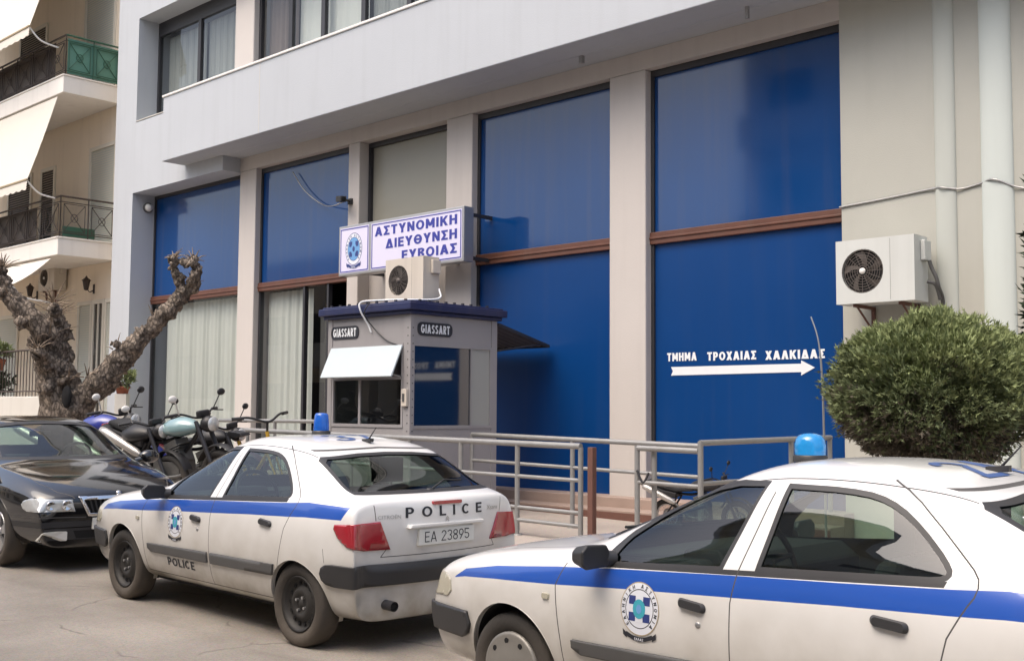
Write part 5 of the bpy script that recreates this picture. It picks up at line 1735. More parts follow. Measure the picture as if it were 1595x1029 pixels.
    for cx_, r in ((0., .315), (AX, .335)):
        cz = .285 if cx_ == 0 else .292
        sq = 1. if cx_ else .96
        for s in (1, -1):
            arc = [i for i in range(-3, 36)]
            P = []
            for i in arc:
                a = PI * i / 32
                x, z = cx_ + r * math.cos(a), cz + r * sq * math.sin(a)
                p = Bd.on_side(x, max(z, .23), s, 0, True)
                P.append(Vector((x, p.y, z)))
            n = len(P)
            vs = []
            for p in P: vs += [p + Vector((0, s * .004, 0)), Vector((p.x, p.y - s * .03, p.z)), Vector((p.x + (p.x - cx_) * .05, s * .48, p.z + .01))]
            m.add(vs, [(3 * i, 3 * i + 1, 3 * i + 4, 3 * i + 3) for i in range(n - 1)], 0, True)
            m.add(vs, [(3 * i + 1, 3 * i + 2, 3 * i + 5, 3 * i + 4) for i in range(n - 1)], 1, True)
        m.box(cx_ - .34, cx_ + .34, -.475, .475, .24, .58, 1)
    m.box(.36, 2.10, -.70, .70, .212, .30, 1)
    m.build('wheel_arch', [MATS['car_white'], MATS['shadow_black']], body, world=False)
    dm = ['car_white', 'car_stripe', 'car_gap', 'black_plastic', 'car_lining']
    for s in (1, -1):
        for nm in ('front', 'rear'):
            d = Bd.finish(doors[nm, s], 'door', dm, root, -.012)
            Bd.finish(glassf[nm][0 if s == 1 else 1], 'window', ['car_glass' if nm == 'front' else 'car_glass_dark'] if False else ['car_glass'], d, 0, -.006)
            Bd.finish(mfd[s] if nm == 'front' else mrd[s], 'side_moulding', ['grey_plastic'], d, .016, 0, False, False)
            # handle
            hx, hz = ((1.40, .765) if nm == 'front' else (.50, .812))
            m = MB()
            pts = rrect(-.078, .078, -.021, .021, .02)
            P0 = [Bd.on_side(hx + u, hz + v + u * .10, s, .002) for u, v in pts]
            P1 = [p + Vector((0, s * .018, 0)) + (Vector((Bd.wx(hx), p.y, hz)) - p) * .18 for p in P0]
            k = len(P0)
            m.add(P0 + P1, [(i, (i + 1) % k, k + (i + 1) % k, k + i) for i in range(k)] + [tuple(range(k, 2 * k))], 0, False)
            m.build('handle', MATS['black_plastic'], d, world=False)
            if nm == 'front':
                m = MB()
                p = Bd.on_side(1.365, .686, s, 0)
                m.lathe([(0, .014), (s * .004, .013), (s * .004, 0)], p, 'Y', 14)
                m.build('door_lock', MATS['steel_grey'], d, world=False)
                m = MB()
                def em(u, v, lay, s=s):
                    p = Bd.on_side(1.69 - u * s if s == 1 else 1.69 + u, .712 + v, s, .0022 + lay * .0007)
                    return p
                emblem(m, em, .122)
                m.build('door_badge', [MATS[k] for k in BADGE], d, world=False)
                m = MB()
                m.text('POLICE', lambda u, v, q_, s=s: Bd.on_side(1.83 - u if s == 1 else 1.42 + u, .365 + v, s, .003), size=.088, bold=.20, fit=.40)
                m.build('door_lettering', MATS['badge_black'], d, world=False)
    Bd.finish(wsg, 'windscreen', ['car_glass'], root, 0, -.006)
    Bd.finish(rwg, 'rear_window', ['car_glass_dark'], root, 0, -.006)
    for s in (1, -1):
        l_ = Bd.finish(lamps[s], 'tail_light', ['lamp_red'], root, .010, 0, False, False)
        h_ = Bd.finish(heads[s], 'headlight', ['lamp_haze'], root, .006, 0, False, False)
        m = MB(); m.ell((-.565 if s == 1 else -.565, s * .660, .80), .02, .02, .02); 
        m2 = MB()
        p = Bd.on_side(2.235, .705, s, 0)
        m2.prism(rrect(-.026, .026, -.016, .016, .008), lambda u, v: (2.19 + u, p.y + s * .0, .700 + v), lambda u, v: (2.19 + u * .8, p.y + s * .010, .700 + v * .8))
        m2.build('indicator', MATS['lamp_haze'], root, world=False, recalc=True)
        # mirror
        m = MB()
        m.prism([(-.095, -.058), (.070, -.062), (.098, -.035), (.098, .030), (.060, .060), (-.080, .052), (-.105, .02)], lambda u, v: (1.785, s * (.925 + u), .938 + v), lambda u, v: (1.89, s * (.915 + u * .72), .937 + v * .62))
        m.tube([(1.80, s * .78, .915), (1.83, s * .86, .92)], [.040, .035], 10)
        m.build('wing_mirror', MATS['black_plastic'], root, world=False, bevel=.028, seg=3, recalc=True)
    Bd.finish(rs, 'rear_bumper_strip', ['black_plastic'], root, .020, 0, False, False)
    Bd.finish(fst, 'front_bumper_strip', ['black_plastic'], root, .020, 0, False, False)
    # rear furniture
    m = MB()
    m.text('P O L I C E', lambda u, v, q_: Bd.on_rear(.365 - u, .893 + v, .003), size=.098, bold=.20, fit=.72)
    m.build('boot_lettering', MATS['badge_black'], root, world=False)
    m = MB()
    m.text('CITROËN', lambda u, v, q_: Bd.on_rear(.575 - u, .893 + v, .003), size=.036, sx=1.15)
    m.text('Xsara', lambda u, v, q_: Bd.on_rear(-.415 - u, .905 + v, .003), size=.048, sx=1.2)
    for k in (0, 1):
        z = .858 + k * .016
        m.add([Bd.on_rear(y, z + dz, .003) for y, dz in ((.016, -.010), (0, .008), (-.016, -.010), (-.016, -.002), (0, .016), (.016, -.002))], [(0, 1, 4, 5), (1, 2, 3, 4)])
    m.build('boot_badge', MATS['steel_grey'], root, world=False)
    p = Bd.on_rear(0, .985, 0)
    m = MB(); m.prism(rrect(-.14, .14, -.012, .012, .01), lambda u, v: (p.x + .03, u, .985 + v), lambda u, v: (p.x - .016, u * .96, .985 + v)); m.build('brake_light', MATS['lamp_red'], root, world=False, recalc=True)
    p = Bd.on_rear(0, .838, 0)
    m = MB(); m.prism([(-.36, -.011), (.36, -.011), (.345, .013), (-.345, .013)], lambda u, v: (p.x + .05, u, .838 + v), lambda u, v: (p.x - .022, u * .985, .834 + v)); m.build('boot_handle', MATS['car_white'], root, world=False, bevel=.006, recalc=True)
    p = Bd.on_rear(0, .755, 0)
    m = MB(); m.box(p.x - .012, p.x + .02, -.26, .26, .700, .812); pl = m.build('number_plate', MATS['plate_white'], root, world=False, bevel=.004)
    m = MB(); m.text('EA 23895', lambda u, v, q_: (p.x - .0135, .21 - u, .720 + v), size=.100, bold=.115, fit=.42); m.build('plate_lettering', MATS['badge_black'], pl, world=False)
    m = MB(); m.tube([(-.63, .47, .315), (-.40, .47, .32)], .034, 16, cap=False); m.tube([(-.62, .47, .315), (-.59, .47, .316)], .026, 12, 1); m.build('exhaust_pipe', [MATS['dark_metal'], MATS['shadow_black']], root, world=False)
    p = Bd.on_rear(0, 1.06, 0)
    m = MB(); m.ell((p.x + .01, 0, 1.052), .03, .035, .02); m.tube([(p.x - .005, .0, 1.06), (p.x + .10, -.22, 1.115), (p.x + .11, -.40, 1.105)], .007, 6); m.build('rear_wiper', MATS['black_plastic'], root, world=False)
    # roof antenna and numbers
    p = Bd.on_top(.28, 0, 0)
    m = MB(); m.obox((p.x, 0, p.z + .012), (.05, 0, -.004), (0, .018, 0), (0, 0, .014)); m.tube([(p.x - .01, 0, p.z + .02), (p.x - .10, 0, p.z + .115)], [.007, .003], 6); m.build('antenna', MATS['black_plastic'], root, world=False, bevel=.004)
    p = Bd.on_top(.87, .0, 0)
    b = MB(); b.lathe([(-.005, .075), (.02, .075), (.028, .066)], p, 'Z', 24); bs = b.build('beacon_base', MATS['black_plastic'], root, world=False)
    b = MB(); b.lathe([(.028, .062), (.10, .060), (.150, .054), (.165, .045), (.17, 0)], p, 'Z', 28)
    b.lathe([(.05, .0635), (.055, .0635)], p, 'Z', 28); b.build('beacon', MATS['beacon_blue'], bs, world=False)
    m = MB()
    p0, p1 = Bd.on_rear(.50, 1.02, .015, True), Bd.on_rear(-.05, 1.10, .015, True)
    w_ = MB(); w_.tube([Vector((2.03, -.05, 1.0)), Vector((2.0, .2, 1.02)), p0], .008, 6); w_.tube([Vector((2.02, .5, .99)), Vector((1.99, .3, 1.04)), p1], .008, 6); w_.build('wiper', MATS['black_plastic'], root, world=False)
    cabin(root, None, .68, -.10, .36, (1.30, 1.84), .93, 1.20)
    return root, Bd

CAR, CARB = make_patrol_car()
def roof_text(root, s, x0, size, sx=1.):
    m = MB()
    m.text(s, lambda u, v, q_: CARB.on_top(x0 + v, -u, .004), size=size, bold=.16, align='CENTER', sx=sx)
    return m.build('roof_lettering', MATS['car_stripe_dull'], root, world=False)
pm('car_stripe_dull', (.05, .10, .26), .45, var=.1, scale=4)
# second car: a full copy with its own hub caps, beacon and window script
CAR2 = copy_tree(CAR)
tag(CAR, 'white police hatchback with blue side band, seen from behind, nose against the black car', 'police car', 'parked police cars')
tag(CAR2, 'nearest white police hatchback, cut off by the frame, with bright blue roof beacon', 'police car', 'parked police cars')
def set_car(root, x, y, heading, pitchv=0.):
    root.location = (x, y, lift(x))
    root.rotation_euler = (0, pitchv, heading)
set_car(CAR, -6.45, 5.443, PI - R(.3), -.012)
set_car(CAR2, -1.58, 4.995, PI - R(2.15))
for root, kind in ((CAR, 'steel'), (CAR2, 'cap')):
    for x in (0., 2.475):
        for s in (1, -1):
            wheel(x, s * .812, s, .291, .175, kind, root)
roof_text(CAR, '37', .34, .40, 1.1)
roof_text(CAR2, '24', .22, .42, 1.1)
for c in kids(CAR2):
    if c.name.startswith('beacon_base'):
        for d in kids(c): bpy.data.objects.remove(d)
        bpy.data.objects.remove(c)
p = CARB.on_top(1.08, .20, 0)
b = MB(); b.lathe([(-.008, .080), (.018, .080), (.026, .074)], p, 'Z', 24); bs = b.build('beacon_base', MATS['black_plastic'], CAR2, world=False)
b = MB(); b.lathe([(.026, .072), (.070, .074), (.100, .068), (.118, .054), (.127, .028), (.129, 0)], p, 'Z', 28); b.build('beacon', MATS['beacon_sky'], bs, world=False)
m = MB()
m.text('ΕΛΛΑΣ', lambda u, v, q_: CARB.on_rear(.535 - u, 1.165 + v, .004), size=.085, bold=.22, sx=1.15)
m.build('window_lettering', MATS['letter_white'], CAR2, world=False)
# ------------------------------------------------------------------ the black saloon
def saloon_stations():
    up = [(-.98, .66, .78, .60, .83, .50, .86, .32, .88, .885),
          (-.88, .74, .86, .68, .93, .58, .965, .36, .98, .985),
          (-.70, .79, .90, .71, .97, .62, 1.00, .38, 1.015, 1.02),
          (-.45, .81, .92, .73, 1.00, .64, 1.055, .40, 1.08, 1.085),
          (-.15, .825, .925, .745, 1.05, .645, 1.19, .42, 1.225, 1.235),
          (.15, .83, .92, .745, 1.09, .64, 1.32, .43, 1.365, 1.375),
          (.45, .835, .915, .745, 1.11, .64, 1.375, .43, 1.43, 1.44),
          (.85, .84, .905, .745, 1.11, .64, 1.395, .43, 1.455, 1.465),
          (1.15, .84, .895, .748, 1.10, .64, 1.38, .43, 1.445, 1.455),
          (1.38, .838, .89, .752, 1.08, .65, 1.32, .44, 1.395, 1.410),
          (1.60, .836, .885, .762, 1.04, .675, 1.22, .46, 1.30, 1.325),
          (1.85, .834, .88, .775, .99, .71, 1.085, .49, 1.175, 1.205),
          (2.05, .832, .875, .785, .955, .735, .99, .52, 1.075, 1.11),
          (2.22, .828, .87, .785, .935, .735, .955, .48, .985, 1.005),
          (2.45, .82, .86, .775, .915, .72, .932, .46, .955, .965),
          (2.75, 0.805, 0.823, 0.755, 0.873, 0.7, 0.888, 0.44, 0.913, 0.926),
          (3.05, 0.785, 0.765, 0.725, 0.81, 0.665, 0.826, 0.42, 0.855, 0.87),
          (3.25, 0.755, 0.7, 0.695, 0.74, 0.63, 0.756, 0.4, 0.79, 0.808),
          (3.40, 0.7, 0.635, 0.64, 0.67, 0.58, 0.688, 0.36, 0.725, 0.745),
          (3.47, 0.63, 0.58, 0.57, 0.605, 0.51, 0.623, 0.32, 0.66, 0.678)]
    out = []
    for k, (x, yb_, zb, y7, z7, y8, z8, y9, z9, zc) in enumerate(up):
        kf = min(1., .84 + .16 * max(0, (3.48 - x)) / .7) if x > 2.7 else (min(1., .88 + .12 * (x + .98) / .6) if x < -.3 else 1.)
        zu = .20
        low = [(0, zu), (.58 * kf, zu), (.77 * kf, .215), (.85 * kf, .34), (.882 * kf, .56), (.872 * kf, .77 if zb > .80 else zb - .07)]
        dx = None
        if k == 0: dx = [.14, .13, .12, .08, .07, .06, .05, .04, .02, 0, 0]
        if k == len(up) - 1: dx = [-.06, -.08, -.12, -.06, -.06, -.10, -.10, -.08, -.05, 0, .01]
        if k == len(up) - 2: dx = [.02, 0, -.01, .02, .02, 0, -.01, -.01, 0, 0, 0]
        out.append((x, low + [(yb_, zb), (y7, z7), (y8, z8), (y9, z9), (0, zc)], dx))
    return out

def make_saloon():
    root = thing('black_car', 'shiny black saloon with chrome edged grille, nose to nose with the police car', 'car')
    Bd = Body(saloon_stations(), 3)
    bm = Bd.bm
    XU, ZU, YU = (1, 0, 0), (0, 0, 1), (0, 1, 0)
    MATL = ['car_black', 'black_plastic', 'car_gap', 'shadow_black', 'car_lining']
    SIDE = lambda c, n: abs(n.y) > .22 and abs(c.y) > .4
    for cx_ in (0., 2.578):
        fs = Bd.cut(circ(cx_, .315, .345, 32), XU, ZU, lambda c, n: abs(c.y) > .62 and (abs(n.y) > .1 or n.z < 0))
        bmesh.ops.delete(bm, geom=fs, context='FACES')
    fo = [(1.22, .925), (2.02, .915), (2.02, .95), (1.80, 1.10), (1.58, 1.24), (1.42, 1.31), (1.24, 1.345)]
    ro = [(1.14, .925), (.28, .945), (.22, .975), (.24, 1.03), (.42, 1.19), (.58, 1.29), (.80, 1.345), (1.16, 1.355)]
    glassf = {}
    for nm, po in (('front', fo), ('rear', ro)):
        for f in Bd.side(po): f.material_index = 1
        fs = Bd.side(shrink(po, .94, .90))
        glassf[nm] = Bd.split(fs)
    FW = lambda c, n: c.x > 1.25 and n.x > .2 and c.z > .95
    RW = lambda c, n: c.x < .4 and n.x < -.15 and c.z > 1.0
    wo = [(-.69, 1.00), (.69, 1.00), (.60, 1.30), (.52, 1.365), (.30, 1.39), (0, 1.398), (-.30, 1.39), (-.52, 1.365), (-.60, 1.30)]
    for f in Bd.cut(wo, YU, ZU, FW): f.material_index = 1
    wsg = Bd.take(Bd.cut(inset(wo, .03), YU, ZU, FW))
    rwo = [(-.60, 1.07), (.60, 1.07), (.54, 1.30), (.3, 1.34), (-.3, 1.34), (-.54, 1.30)]
    for f in Bd.cut(rwo, YU, ZU, RW): f.material_index = 1
    rwg = Bd.take(Bd.cut(shrink(rwo, .96, .86), YU, ZU, RW))
    FR = lambda c, n: c.x > 2.9 and n.x > .12
    # grille: two-sided trapezoid with chrome surround
    gr = [(-.30, .495), (.30, .495), (.395, .682), (-.395, .682)]
    for f in Bd.cut(gr, YU, ZU, FR): f.material_index = 7
    gi = Bd.cut(inset(gr, .030), YU, ZU, FR)
    gri = Bd.take(gi)
    chr_ = Bd.take([f for f in bm.faces if f.material_index == 7])
    q = 1 / math.sqrt(2)
    heads = {}
    for s in (1, -1):
        fs = Bd.cut([(-2.125, .548), (-1.70, .552), (-1.64, .575), (-1.615, .612), (-1.645, .650), (-1.74, .675), (-2.10, .660)], (-q, s * q, 0), ZU, lambda c, n, s=s: c.x > 2.6 and c.y * s > .30 and n.z < .93 and n.x > -.05)
        heads[s] = Bd.take(fs)
    # dark lower intake, black bumper insert, number-plate recess
    for f in Bd.cut([(-.68, .28), (.68, .28), (.72, .39), (-.72, .39)], YU, ZU, FR): f.material_index = 1
    for f in Bd.cut([(-.40, .29), (.40, .29), (.43, .365), (-.43, .365)], YU, ZU, FR): f.material_index = 3
    Bd.line([(-.86, .50), (-.32, .49)], .008, YU, ZU, FR, 2); Bd.line([(.32, .49), (.86, .50)], .008, YU, ZU, FR, 2)
    for f in Bd.cut([(-.9, .40), (.9, .40), (.9, .455), (-.9, .455)], YU, ZU, FR): f.material_index = 1
    for s in (1, -1):
        Bd.line([(2.22, s * .71), (2.7, s * .70), (3.1, s * .655), (3.32, s * .56), (3.44, s * .40)], .008, XU, YU, lambda c, n: n.z > .4 and c.x > 2.1 and c.z < 1.05, 2)
        Bd.line([(2.30, s * .46), (2.9, s * .42), (3.42, s * .37)], .010, XU, YU, lambda c, n: n.z > .4 and c.x > 2.2 and c.z < 1.05, 0)
    fd = [(2.23, .285), (2.23, .86), (2.0, 1.02), (1.6, 1.29), (1.4, 1.365), (1.17, 1.39), (1.18, .285)]
    rd = [(1.18, .285), (1.17, 1.39), (.8, 1.385), (.5, 1.32), (.16, 1.0), (.25, .72), (.37, .5), (.40, .285)]
    SL = lambda c, n: abs(n.y) > .15 and abs(c.y) > .45
    Bd.line([(2.23, .285), (2.23, .9)], .008, XU, ZU, SL, 2); Bd.line([(1.18, .285), (1.18, 1.36)], .008, XU, ZU, SL, 2); Bd.line(rd[4:], .008, XU, ZU, SL, 2); Bd.line([(.4, .285), (2.23, .285)], .008, XU, ZU, SL, 2)
    doors = {}
    for nm, poly in (('front', fd), ('rear', rd)):
        for s in (1, -1):
            fs = [f for f in bm.faces if (lambda c: c.y * s > .45 and pip((c.x, c.z), poly))(f.calc_center_median()) and f.normal.y * s > .1]
            doors[nm, s] = Bd.take(fs)
    body = Bd.finish(bm, 'body', MATL, root, -.012)
    m = MB()
    for cx_ in (0., 2.578):
        for s in (1, -1):
            P = []
            for i in range(-3, 36):
                a = PI * i / 32
                x, z = cx_ + .345 * math.cos(a), .315 + .345 * math.sin(a)
                P.append(Vector((x, Bd.on_side(x, max(z, .23), s, 0).y, z)))
            vs = []
            for p in P: vs += [p + Vector((0, s * .004, 0)), Vector((p.x, p.y - s * .03, p.z)), Vector((p.x, s * .48, p.z + .01))]
            n = len(P)
            m.add(vs, [(3 * i, 3 * i + 1, 3 * i + 4, 3 * i + 3) for i in range(n - 1)], 0, True)
            m.add(vs, [(3 * i + 1, 3 * i + 2, 3 * i + 5, 3 * i + 4) for i in range(n - 1)], 1, True)
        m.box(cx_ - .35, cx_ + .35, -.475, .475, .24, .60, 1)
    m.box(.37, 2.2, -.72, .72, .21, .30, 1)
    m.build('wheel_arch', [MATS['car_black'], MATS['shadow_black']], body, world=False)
    for s in (1, -1):
        for nm in ('front', 'rear'):
            d = Bd.finish(doors[nm, s], 'door', MATL, root, -.012)
            Bd.finish(glassf[nm][s], 'window', ['car_glass'], d, 0, -.006)
            hx = 1.36 if nm == 'front' else .48
            m = MB(); p = Bd.on_side(hx, .80, s, 0); m.box(hx - .10, hx + .10, p.y + (0 if s > 0 else -.03), p.y + (.03 if s > 0 else 0), .79, .82); m.build('handle', MATS['car_black'], d, world=False, bevel=.01)
        h = Bd.finish(heads[s], 'headlight', ['lamp_clear'], root, .004, 0, False, False)
        m = MB()
        for cy, cr in ((.50, .050), (.64, .045)):
            p = Bd.on_rear(s * cy, .605, .006, True)
            m.lathe([(0, cr), (.006, cr), (.004, cr * .8), (-.004, 0)], p, 'X', 20)
        m.build('reflector', MATS['chrome'], h, world=False)
        m = MB()
        pts = rrect(-.115, .115, -.045, .045, .012)
        k = len(pts)
        F0 = [Bd.on_rear(s * .60 + u, .318 + v, .012, True) for u, v in pts]
        F1 = [p_ - Vector((.04, 0, 0)) for p_ in F0]
        cc = Bd.on_rear(s * .60, .318, .016, True)
        m.add(F0 + F1 + [cc], [(i, (i + 1) % k, k + (i + 1) % k, k + i) for i in range(k)] + [(2 * k, i, (i + 1) % k) for i in range(k)])
        m.build('fog_light', MATS['plate_white'], root, world=False, recalc=True)
        m = MB(); m.ell((1.98, s * .98, 1.0), .07, .115, .075, 18, 12); m.tube([(1.96, s * .82, .95), (1.98, s * .93, .98)], [.035, .035], 10)
        mm = m.build('wing_mirror', MATS['car_black'], root, world=False)
    Bd.finish(wsg, 'windscreen', ['car_glass'], root, 0, -.006)
    Bd.finish(rwg, 'rear_window', ['car_glass_dark'], root, 0, -.006)
    for f in gri.faces: f.material_index = 0
    g = Bd.finish(gri, 'grille', ['shadow_black'], root, -.004, -.012, False, False)
    for f in chr_.faces: f.material_index = 0
    Bd.finish(chr_, 'grille_surround', ['chrome'], g, .014, 0, False, False)
    m = MB()
    for k in range(-6, 7):
        y = k * .048
        p0, p1 = Bd.on_rear(y * .86, .522, .0, True), Bd.on_rear(y, .655, .0, True)
        m.tube([p0, p1], .009, 6)
    m.build('grille_bar', MATS['black_plastic'], g, world=False)
    m = MB(); p = Bd.on_rear(0, .700, 0, True); m.lathe([(-.004, .030), (.006, .028), (.008, 0)], p, 'X', 20); m.build('bonnet_badge', MATS['chrome'], root, world=False)
    p = Bd.on_rear(0, .425, 0, True)
    m = MB(); m.box(p.x - .02, p.x + .014, -.26, .26, .37, .48); m.build('number_plate', MATS['plate_white'], root, world=False, bevel=.004)
    w_ = MB(); w_.tube([Vector((2.19, -.55, .985)), Vector((2.14, .0, 1.035))], .009, 6); w_.tube([Vector((2.17, .05, 1.0)), Vector((2.08, .55, 1.03))], .009, 6); w_.build('wiper', MATS['black_plastic'], root, world=False)
    for x in (0., 2.578):
        for s in (1, -1): wheel(x, s * .855, s, .316, .20, 'alloy', root)
    cabin(root, None, .80, -.15, .37, (1.48, 2.0), .97, 1.36)
    return root
BLK = make_saloon()
set_car(BLK, -13.90, 5.60, R(-3.6), -.006)
BLK.location.z = .06

# ================================================================== motorbikes on the pavement
pm('bike_black', (.018, .018, .020), .45, var=.3, scale=9)
pm('engine_grey', (.16, .16, .155), .45, metal=.5, var=.3, scale=14)
pm('silencer', (.52, .50, .47), .35, metal=.6, var=.2, scale=9)
pm('tank_teal', (.22, .34, .36), .22, var=.12, scale=5, coat=.8)
pm('tank_blue', (.025, .04, .26), .30, var=.12, scale=5, coat=.6)
pm('tank_white', (.62, .62, .62), .30, var=.06, scale=5, coat=.6)
pm('tank_maroon', (.10, .015, .025), .3, var=.12, scale=5, coat=.6)
pm('frame_yellow', (.55, .33, .04), .4, var=.12, scale=8)
def motorbike(label, tank, side, s=1., mirror='white_paint'):
    t = thing('motorbike', label, 'motorbike')
    bw = lambda m, n, mat, par=None, **k: m.build(n, MATS[mat], par or t, world=False, **k)
    for x, r, w_ in ((0, .31, .075), (1.42, .325, .055)):
        e = thing('wheel', None, None); e.parent = t
        m = MB(); m.tube([(x + (r - .045) * math.cos(a), 0, r + (r - .045) * math.sin(a)) for a in [2 * PI * k / 32 for k in range(32)]], .048, 10, closed=True); bw(m, 'tyre', 'tyre', e)
        m = MB()
        m.tube([(x + (r - .10) * math.cos(a), 0, r + (r - .10) * math.sin(a)) for a in [2 * PI * k / 32 for k in range(32)]], .016, 8, closed=True)
        m.cyl((x, -.06, r), (x, .06, r), .04, 12)
        for k in range(18):
            a = 2 * PI * k / 18
            m.cyl((x, .03 * (-1) ** k, r), (x + (r - .10) * math.cos(a), 0, r + (r - .10) * math.sin(a)), .004, 5)
        m.lathe([(.055, .12), (.06, .12), (.06, .07)], (x, 0, r), 'Y', 20)
        bw(m, 'rim', 'steel_grey', e)
    m = MB()
    for y in (-.085, .085): m.tube([(1.42, y, .325), (1.20, y, .86), (1.15, y, .98)], [.024, .028, .022], 10)
    bw(m, 'fork', 'dark_metal')
    m = MB(); m.grid(lambda u, v: (1.42 + .36 * math.cos(R(20) + R(135) * u), .065 * (2 * v - 1), .33 + .37 * math.sin(R(20) + R(135) * u) + .02 * (1 - (2 * v - 1) ** 2)), 14, 4); bw(m, 'mudguard', side)
    m = MB()
    m.tube(bez([(1.16, 0, .92), (.95, 0, .70), (.62, 0, .45), (.35, 0, .40)], 5), .026, 8)
    m.tube(bez([(1.16, 0, .92), (.8, 0, .80), (.45, 0, .72), (-.25, 0, .80)], 5), .024, 8)
    for y in (-.10, .10): m.tube([(.42, y * .6, .42), (0, y, .31)], .022, 8); m.tube([(.30, y, .72), (.02, y, .33)], .018, 8)
    bw(m, 'frame', 'bike_black')
    m = MB(); m.box(.42, .86, -.13, .13, .26, .50); m.obox((.74, 0, .60), (.10, 0, .04), (0, .10, 0), (-.05, 0, .13))
    for k in range(5): m.obox((.70 + .02 * k, 0, .54 + .035 * k), (.115, 0, .04), (0, .115, 0), (-.002, 0, .006))
    m.cyl((.55, -.16, .36), (.55, .16, .36), .09, 16)
    bw(m, 'engine', 'engine_grey', bevel=.012)
    m = MB()
    def tk(u, v):
        a = 2 * PI * v
        x = .55 + .55 * u
        k = math.sin(PI * min(1, .12 + .86 * u)) ** .55
        return (x, .155 * k * math.cos(a), .86 + .03 * u + (.145 if math.sin(a) > 0 else .09) * k * math.sin(a))
    m.grid(tk, 16, 24)
    bw(m, 'tank', tank)
    m = MB()
    m.prism([(.62, .80), (.58, .90), (.30, .86), (.02, .93), (-.32, .99), (-.36, .93), (-.05, .83), (.25, .77)], lambda u, v: (u, -.13, v), lambda u, v: (u, .13, v))
    bw(m, 'seat', 'seat_cloth', bevel=.035, seg=3, recalc=True)
    m = MB()
    m.prism([(.28, .76), (.02, .80), (-.42, .93), (-.50, .90), (-.20, .74), (.05, .66), (.25, .66)], lambda u, v: (u, -.135, v), lambda u, v: (u, .135, v))
    bw(m, 'tail_panel', side, bevel=.02, recalc=True)
    m = MB(); m.box(-.53, -.49, -.07, .07, .87, .93); bw(m, 'tail_light', 'lamp_red', bevel=.01)
    m = MB()
    m.tube(bez([(.80, -.11, .52), (.90, -.12, .36), (.55, -.16, .34), (.27, -.17, .57)], 5), .02, 8)
    m2 = MB(); m2.tube([(.26, -.17, .58), (.20, -.175, .61), (-.28, -.20, .84), (-.36, -.20, .875), (-.37, -.20, .88)], [.03, .052, .058, .05, .03], 16)
    ex = bw(m, 'exhaust', 'engine_grey'); bw(m2, 'silencer', 'silencer', ex)
    m = MB()
    m.tube(bez([(1.00, -.38, 1.07), (1.08, -.24, 1.08), (1.15, -.08, 1.02), (1.15, .08, 1.02), (1.08, .24, 1.08), (1.00, .38, 1.07)], 5), .012, 8)
    for y in (-1, 1): m.tube([(1.06, y * .27, 1.08), (.99, y * .40, 1.07)], .019, 10); m.tube([(1.10, y * .26, 1.07), (1.10, y * .40, 1.05)], .007, 6)
    hb = bw(m, 'handlebar', 'bike_black')
    for y in (-1, 1):
        m = MB(); m.tube([(1.08, y * .26, 1.08), (1.12, y * .34, 1.24)], .007, 6); m.ell((1.12, y * .37, 1.27), .022, .062, .042, 14, 8); bw(m, 'mirror', mirror if y < 0 else 'bike_black', hb)
    m = MB(); m.ell((1.27, 0, .94), .10, .095, .095, 18, 12); hl = bw(m, 'headlight', 'bike_black')
    m = MB(); m.lathe([(.075, .085), (.095, .07), (.10, 0)], (1.27, 0, .94), 'X', 20); bw(m, 'lens', 'lamp_clear', hl)
    m = MB(); m.box(1.16, 1.22, -.09, .09, 1.02, 1.10); bw(m, 'gauge', 'bike_black', hb, bevel=.02)
    m = MB(); m.tube([(.50, .12, .30), (.46, .30, .02)], .012, 6); bw(m, 'side_stand', 'dark_metal')
    return t
def place(t, x, y, rot, lean=-.14, s=1., dz=0.):
    t.location = (x, y, PAVE + lift(x) + dz); t.rotation_euler = (lean, 0, rot); t.scale = (s, s, s)
GB = 'motorbikes parked on the pavement'
b1 = motorbike('motorbike with a pale teal tank parked behind the front police car', 'tank_teal', 'bike_black')
place(b1, -14.45, 7.75, R(12), .14, 1.13, .05)
b2 = motorbike('motorbike with a big silver silencer and white mirror, between the blue and the teal one', 'bike_black', 'bike_black')
place(b2, -15.15, 7.6, R(8), .14, 1.06)
b3 = motorbike('motorbike with a bright blue tank half hidden behind the black car', 'tank_blue', 'tank_blue')
place(b3, -16.2, 7.35, R(20), .14, 1.18)
b4 = motorbike('small motorbike by the step of the blue bays, seen between the railing posts', 'bike_black', 'bike_black', mirror='bike_black')
place(b4, -7.75, 10.75, R(8), .12, .62)
b5 = motorbike('all black motorbike squeezed between the teal tank and the big silencer', 'bike_black', 'tank_maroon', mirror='bike_black')
place(b5, -14.6, 8.3, R(16), .14, 1.02)
for b in (b1, b2, b3, b4, b5): b['group'] = GB
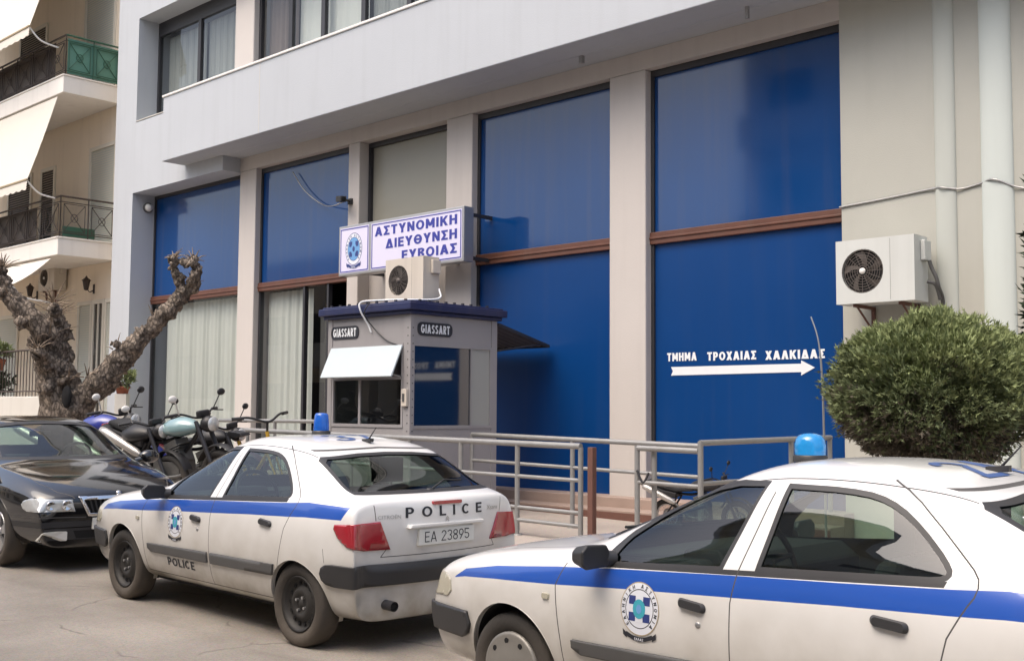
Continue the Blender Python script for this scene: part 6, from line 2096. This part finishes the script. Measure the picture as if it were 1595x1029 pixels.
# yellow bicycle leaning by the railing
t = thing('bicycle', 'yellow framed bicycle with wide dark handlebar beside the railing end', 'bicycle')
for x in (0, 1.04):
    m = MB(); m.tube([(x + .32 * math.cos(a), 0, .34 + .32 * math.sin(a)) for a in [2 * PI * k / 36 for k in range(36)]], .019, 8, closed=True)
    for k in range(20):
        a = 2 * PI * k / 20
        m.cyl((x, .015 * (-1) ** k, .34), (x + .31 * math.cos(a), 0, .34 + .31 * math.sin(a)), .0022, 4)
    m.build('wheel', MATS['tyre'], t, world=False)
m = MB()
for a, b, r in (((.44, 0, .28), (.30, 0, .80), .020), ((.44, 0, .28), (.86, 0, .72), .022), ((.32, 0, .74), (.84, 0, .84), .020), ((.86, 0, .70), (.83, 0, .92), .022)): m.tube([a, b], r, 8)
for y in (-.05, .05): m.tube([(.44, y * .5, .28), (0, y, .34)], .010, 6); m.tube([(.32, y * .4, .72), (0, y, .34)], .009, 6); m.tube([(.86, y, .70), (1.04, y, .34)], .013, 6)
m.build('frame', MATS['frame_yellow'], t, world=False)
m = MB(); m.prism([(.16, .87), (.20, .92), (.42, .90), (.44, .87), (.3, .84)], lambda u, v: (u, -.07, v), lambda u, v: (u, .07, v)); m.cyl((.30, 0, .78), (.29, 0, .88), .014, 8); m.build('saddle', MATS['bike_black'], t, world=False, bevel=.015, recalc=True)
m = MB(); m.tube(bez([(.74, -.36, 1.10), (.80, -.22, 1.10), (.86, 0, 1.03), (.80, .22, 1.10), (.74, .36, 1.10)], 5), .014, 8); m.cyl((.83, 0, .9), (.85, 0, 1.04), .014, 8)
for y in (-1, 1): m.tube([(.78, y * .28, 1.10), (.72, y * .40, 1.10)], .020, 8)
m.build('handlebar', MATS['bike_black'], t, world=False)
m = MB(); m.lathe([(-.01, .09), (.01, .09)], (.44, 0, .28), 'Y', 20); m.tube([(.44, .06, .28), (.50, .06, .12)], .009, 6); m.tube([(.44, -.06, .28), (.38, -.06, .44)], .009, 6); m.build('crank', MATS['dark_metal'], t, world=False)
place(t, -13.25, 8.35, R(5), .10, 1.12)
